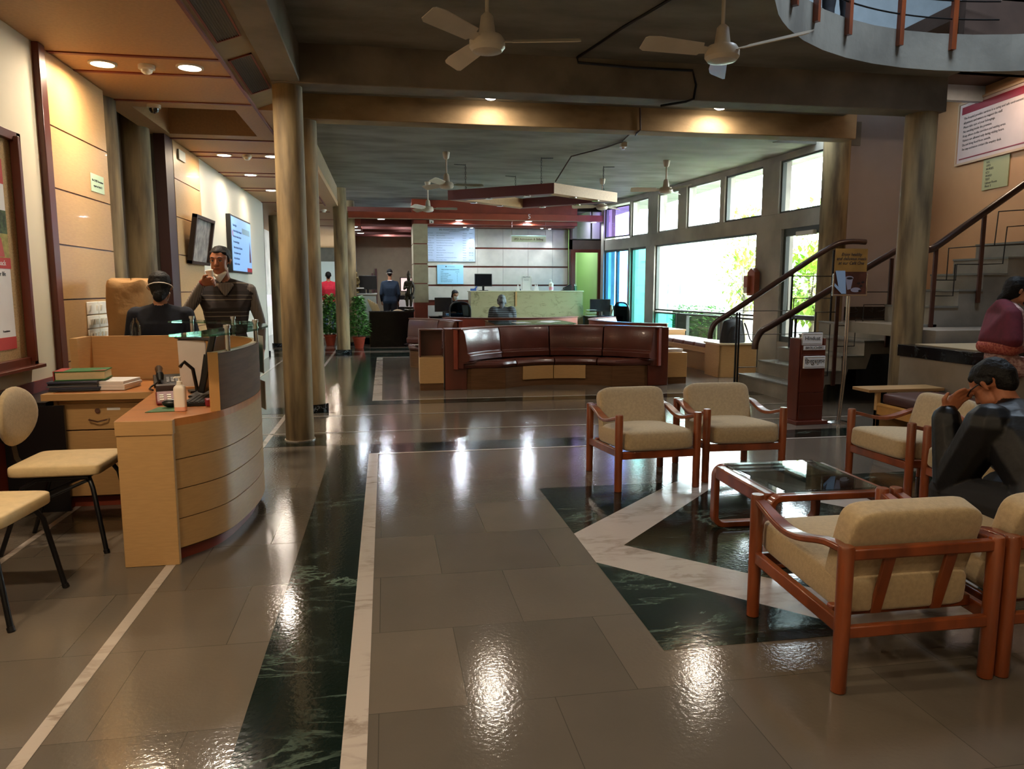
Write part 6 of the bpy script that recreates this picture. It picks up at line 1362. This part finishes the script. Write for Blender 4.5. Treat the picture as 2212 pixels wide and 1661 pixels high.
m = MB(); m.box(-.44, .44, -.015, .015, -.0, .14); m.build('panel', mat('pale green sign panel', 'b5b896', .4), t, bevel=.003); m = MB(); m.box(-.45, .45, -.02, .02, .14, .165); m.build('header_light', mat('lit header', 'b9d6c9', .3), t)
text('IPD Admission & Billing', .078, mat('sign brown ink', '5a3a2c', .6), (0, -.017, .068), FRONT, t, ext=.002)
for sx in (-1, 1): m = MB(); m.cyl((sx*.43, 0, .165), (sx*.43, 0, .50), .005, seg=6); m.build('hanger', M_chrome, t)
text('5', .16, mat('white numeral', 'e8e8e8', .5), (3.62, 18.593, 3.22), FRONT, None, 'wall_numeral', ext=.004); tag(bpy.data.objects['wall_numeral'], 'white numeral 5 on the red beam above the billing sign', 'numeral')
for x, lab in ((1.18, 'small white security camera on the header right of the tiled pillar'),):
    t = thing('bullet_camera', lab, 'security camera', (x, 18.70, 3.06)); m = MB(); m.ext([(-.05, -.1, -.03), (.05, -.1, -.03), (.05, -.1, .03), (-.05, -.1, .05)], (0, .1, 0)); m.build('housing', M_whitep, t); m = MB(); m.cyl((0, -.1, -.01), (0, -.115, -.01), .016); m.build('lens', M_black, t)
# office furniture left of the pillar
t = thing('office_counter', 'grey-white office counter seen beyond the left potted plant', 'counter', (-.45, 19.6, 0)); m = MB(); m.box(-.38, .24, 0, .9, 0, 1.28); m.build('body', mat('grey white laminate', '9ba39c', .5), t); m = MB(); m.box(-.39, .26, -.02, .92, 1.28, 1.31); m.build('top', mat('pale top', 'b9bfb8', .4), t)
monitor('dark monitor on the grey-white office counter', (-.42, 19.95, 1.311), R(180 - 8), .46, .36)
monitor('monitor with a pale pink screen at the back of the office', (.62, 21.6, 1.25), R(8), .34, .40, scr=mat('pink lit screen', (.75, .55, .52), .4, emis=.5))
t = thing('office_desk', 'dark desk with white boxes at the back of the office', 'desk', (.66, 21.7, .168)); m = MB(); m.box(-.30, .3, -.25, .3, 0, 1.07); m.build('body', M_black, t)
m = MB(); m.box(-.26, .2, -.262, -.25, .75, .95); m.build('paper_fronts', M_paper, t)
t = thing('printer', 'black and white printer on the office counter', 'printer', (-.62, 19.72, 1.311)); m = MB(); m.box(-.14, .14, -.1, .1, 0, .12); m.build('housing', M_black, t, bevel=.01); m = MB(); m.box(-.12, .1, -.12, .05, .12, .15); m.build('paper_sheet', M_paper, t)
t = thing('sorting_rack', 'slanted beige paper sorting rack behind the black counter', 'rack', (-.34, 19.04, .0))
for k in range(5): m = MB(); m.obox((k*.05, k*.06, 1.0 - k*.03), (.035, .5, .36), 0, 0, R(-22)); m.build('rack_board', mat('beige board', 'a8926a', .6), t)
m = MB(); m.box(-.05, .35, -.1, .3, 0, .85); m.build('base', mat('beige board', 'a8926a', .6), t)
t = thing('office_stool', 'tall stool under the clerk behind the billing counter', 'stool', (3.52, 18.80, 0)); m = MB(); m.cyl((0, 0, .70), (0, 0, .77), .18); m.build('seat', M_black, t); m = MB(); m.cyl((0, 0, .02), (0, 0, .70), .03); m.lathe([(.2, 0), (.2, .02), (0, .03)]); m.build('column', M_chrome, t)
def statue(lab, x, y, z, s, bronze):
    t = thing('statue', lab, 'statue', (x, y, z)); m = MB(); m.lathe([(0, 0), (.13*s, 0), (.14*s, .03*s), (.11*s, .06*s), (.12*s, .10*s), (0, .10*s)], seg=20); m.build('pedestal', bronze, t)
    q = lambda *a: tuple(v*s for v in a)
    pr = [(0, [(q(-.05, 0, .14), .035*s), (q(-.055, 0, .42), .05*s)]), (0, [(q(.04, -.02, .14), .035*s), (q(.06, 0, .42), .05*s)]), (0, [(q(0, 0, .42), .085*s), (q(.01, 0, .56), .06*s)]), (0, [(q(.01, 0, .56), .06*s), (q(.06, 0, .70), .06*s), (q(-.06, 0, .70), .06*s)]),
          (0, [(q(-.09, 0, .70), .035*s), (q(-.12, -.03, .55), .028*s)]), (0, [(q(-.12, -.03, .55), .028*s), (q(-.04, -.09, .60), .022*s)]), (0, [(q(.09, 0, .70), .035*s), (q(.13, -.02, .56), .028*s)]), (0, [(q(.13, -.02, .56), .028*s), (q(.10, -.08, .42), .022*s)]),
          (0, [(q(0, -.01, .80), .05*s), (q(0, -.02, .86), .045*s)]), (0, [(q(0, 0, .90), .055*s), (q(0, 0, 1.0), .02*s)]), (0, [(q(-.1, .02, .30), .03*s), (q(.1, .02, .34), .04*s)])]
    fuse('figure', pr, [bronze], .009*max(1, s), t, 2)
M_brz = mat('dark bronze', '3a3226', .4, metal=.7, var=.4, scale=20)
statue('dark bronze standing figure on the black counter beside the tiled pillar', .60, 18.58, .886, .98, M_brz)
statue('small brass figure on the office counter beside the dark monitor', -.70, 19.64, 1.311, .55, mat('old brass', '6b5a35', .4, metal=.7, var=.4, scale=20))
# potted plants
def potted(label, x, y, h, r, seed, n=900):
    rnd = random.Random(seed); t = thing('potted_plant', label, 'potted plant', (x, y, 0))
    m = MB(); m.lathe([(0, 0), (.10, 0), (.145, .23), (.16, .235), (.16, .275), (.143, .275), (.14, .24), (0, .24)], seg=28); m.build('pot', M_terra, t)
    m = MB(); m.lathe([(0, .245), (.138, .245)], seg=20); m.build('soil', M_soil, t, smooth=False)
    m = MB(); m.tube([(0, 0, .24), (.01, 0, h*.6), (0, .01, h*.97)], [.012, .009, .004], 7)
    for k in range(14): a = k*2.4; z = .3 + (h - .4)*k/14; rr = r*(1 - .75*k/14); m.tube([(0, 0, z), (rr*.6*math.cos(a), rr*.6*math.sin(a), z + .08)], [.005, .002], 5)
    m.build('stem', mat('plant stem', '4a5a2c', .7), t)
    def fn():
        s = rnd.random()**1.2; z = .30 + (h - .32)*s; rr = r*(1 - .78*s)*(.55 + .45*rnd.random()) * (1 if s > .12 else .8); a = rnd.uniform(0, 6.283); return (rr*math.cos(a), rr*math.sin(a), z), (math.cos(a), math.sin(a), .15)
    foliage(n, fn, .125, rnd).build('foliage', M_leaf, t, smooth=False)
potted('leafy potted plant in a terracotta pot, in front of the black counter', -.63, 18.35, 1.25, .25, 3)
potted('leafy potted plant in a terracotta pot beside the person in red', -1.38, 19.35, 1.30, .24, 4)
# far passage bits
m = MB(); m.box(-3.45, -1.3, 33.80, 33.895, 1.3, 2.6); tag(m.build('far_panel', mat('pale far panel', '9aa5a8', .5), smooth=False), 'pale wall panel at the far end of the passage', 'wall panel')
m = MB(); m.box(-1.6, -.97, 26, 26.1, 1.9, 3.19); tag(m.build('signboard', mat('white hanging panel', 'b9c4c8', .5), smooth=False), 'white panel above the passage between the near columns and the third column', 'wall panel')
m = MB(); m.box(-3.49, -3.46, 22, 28, .9, 1.25); struct(m.build('trim_19', M_red, smooth=False))
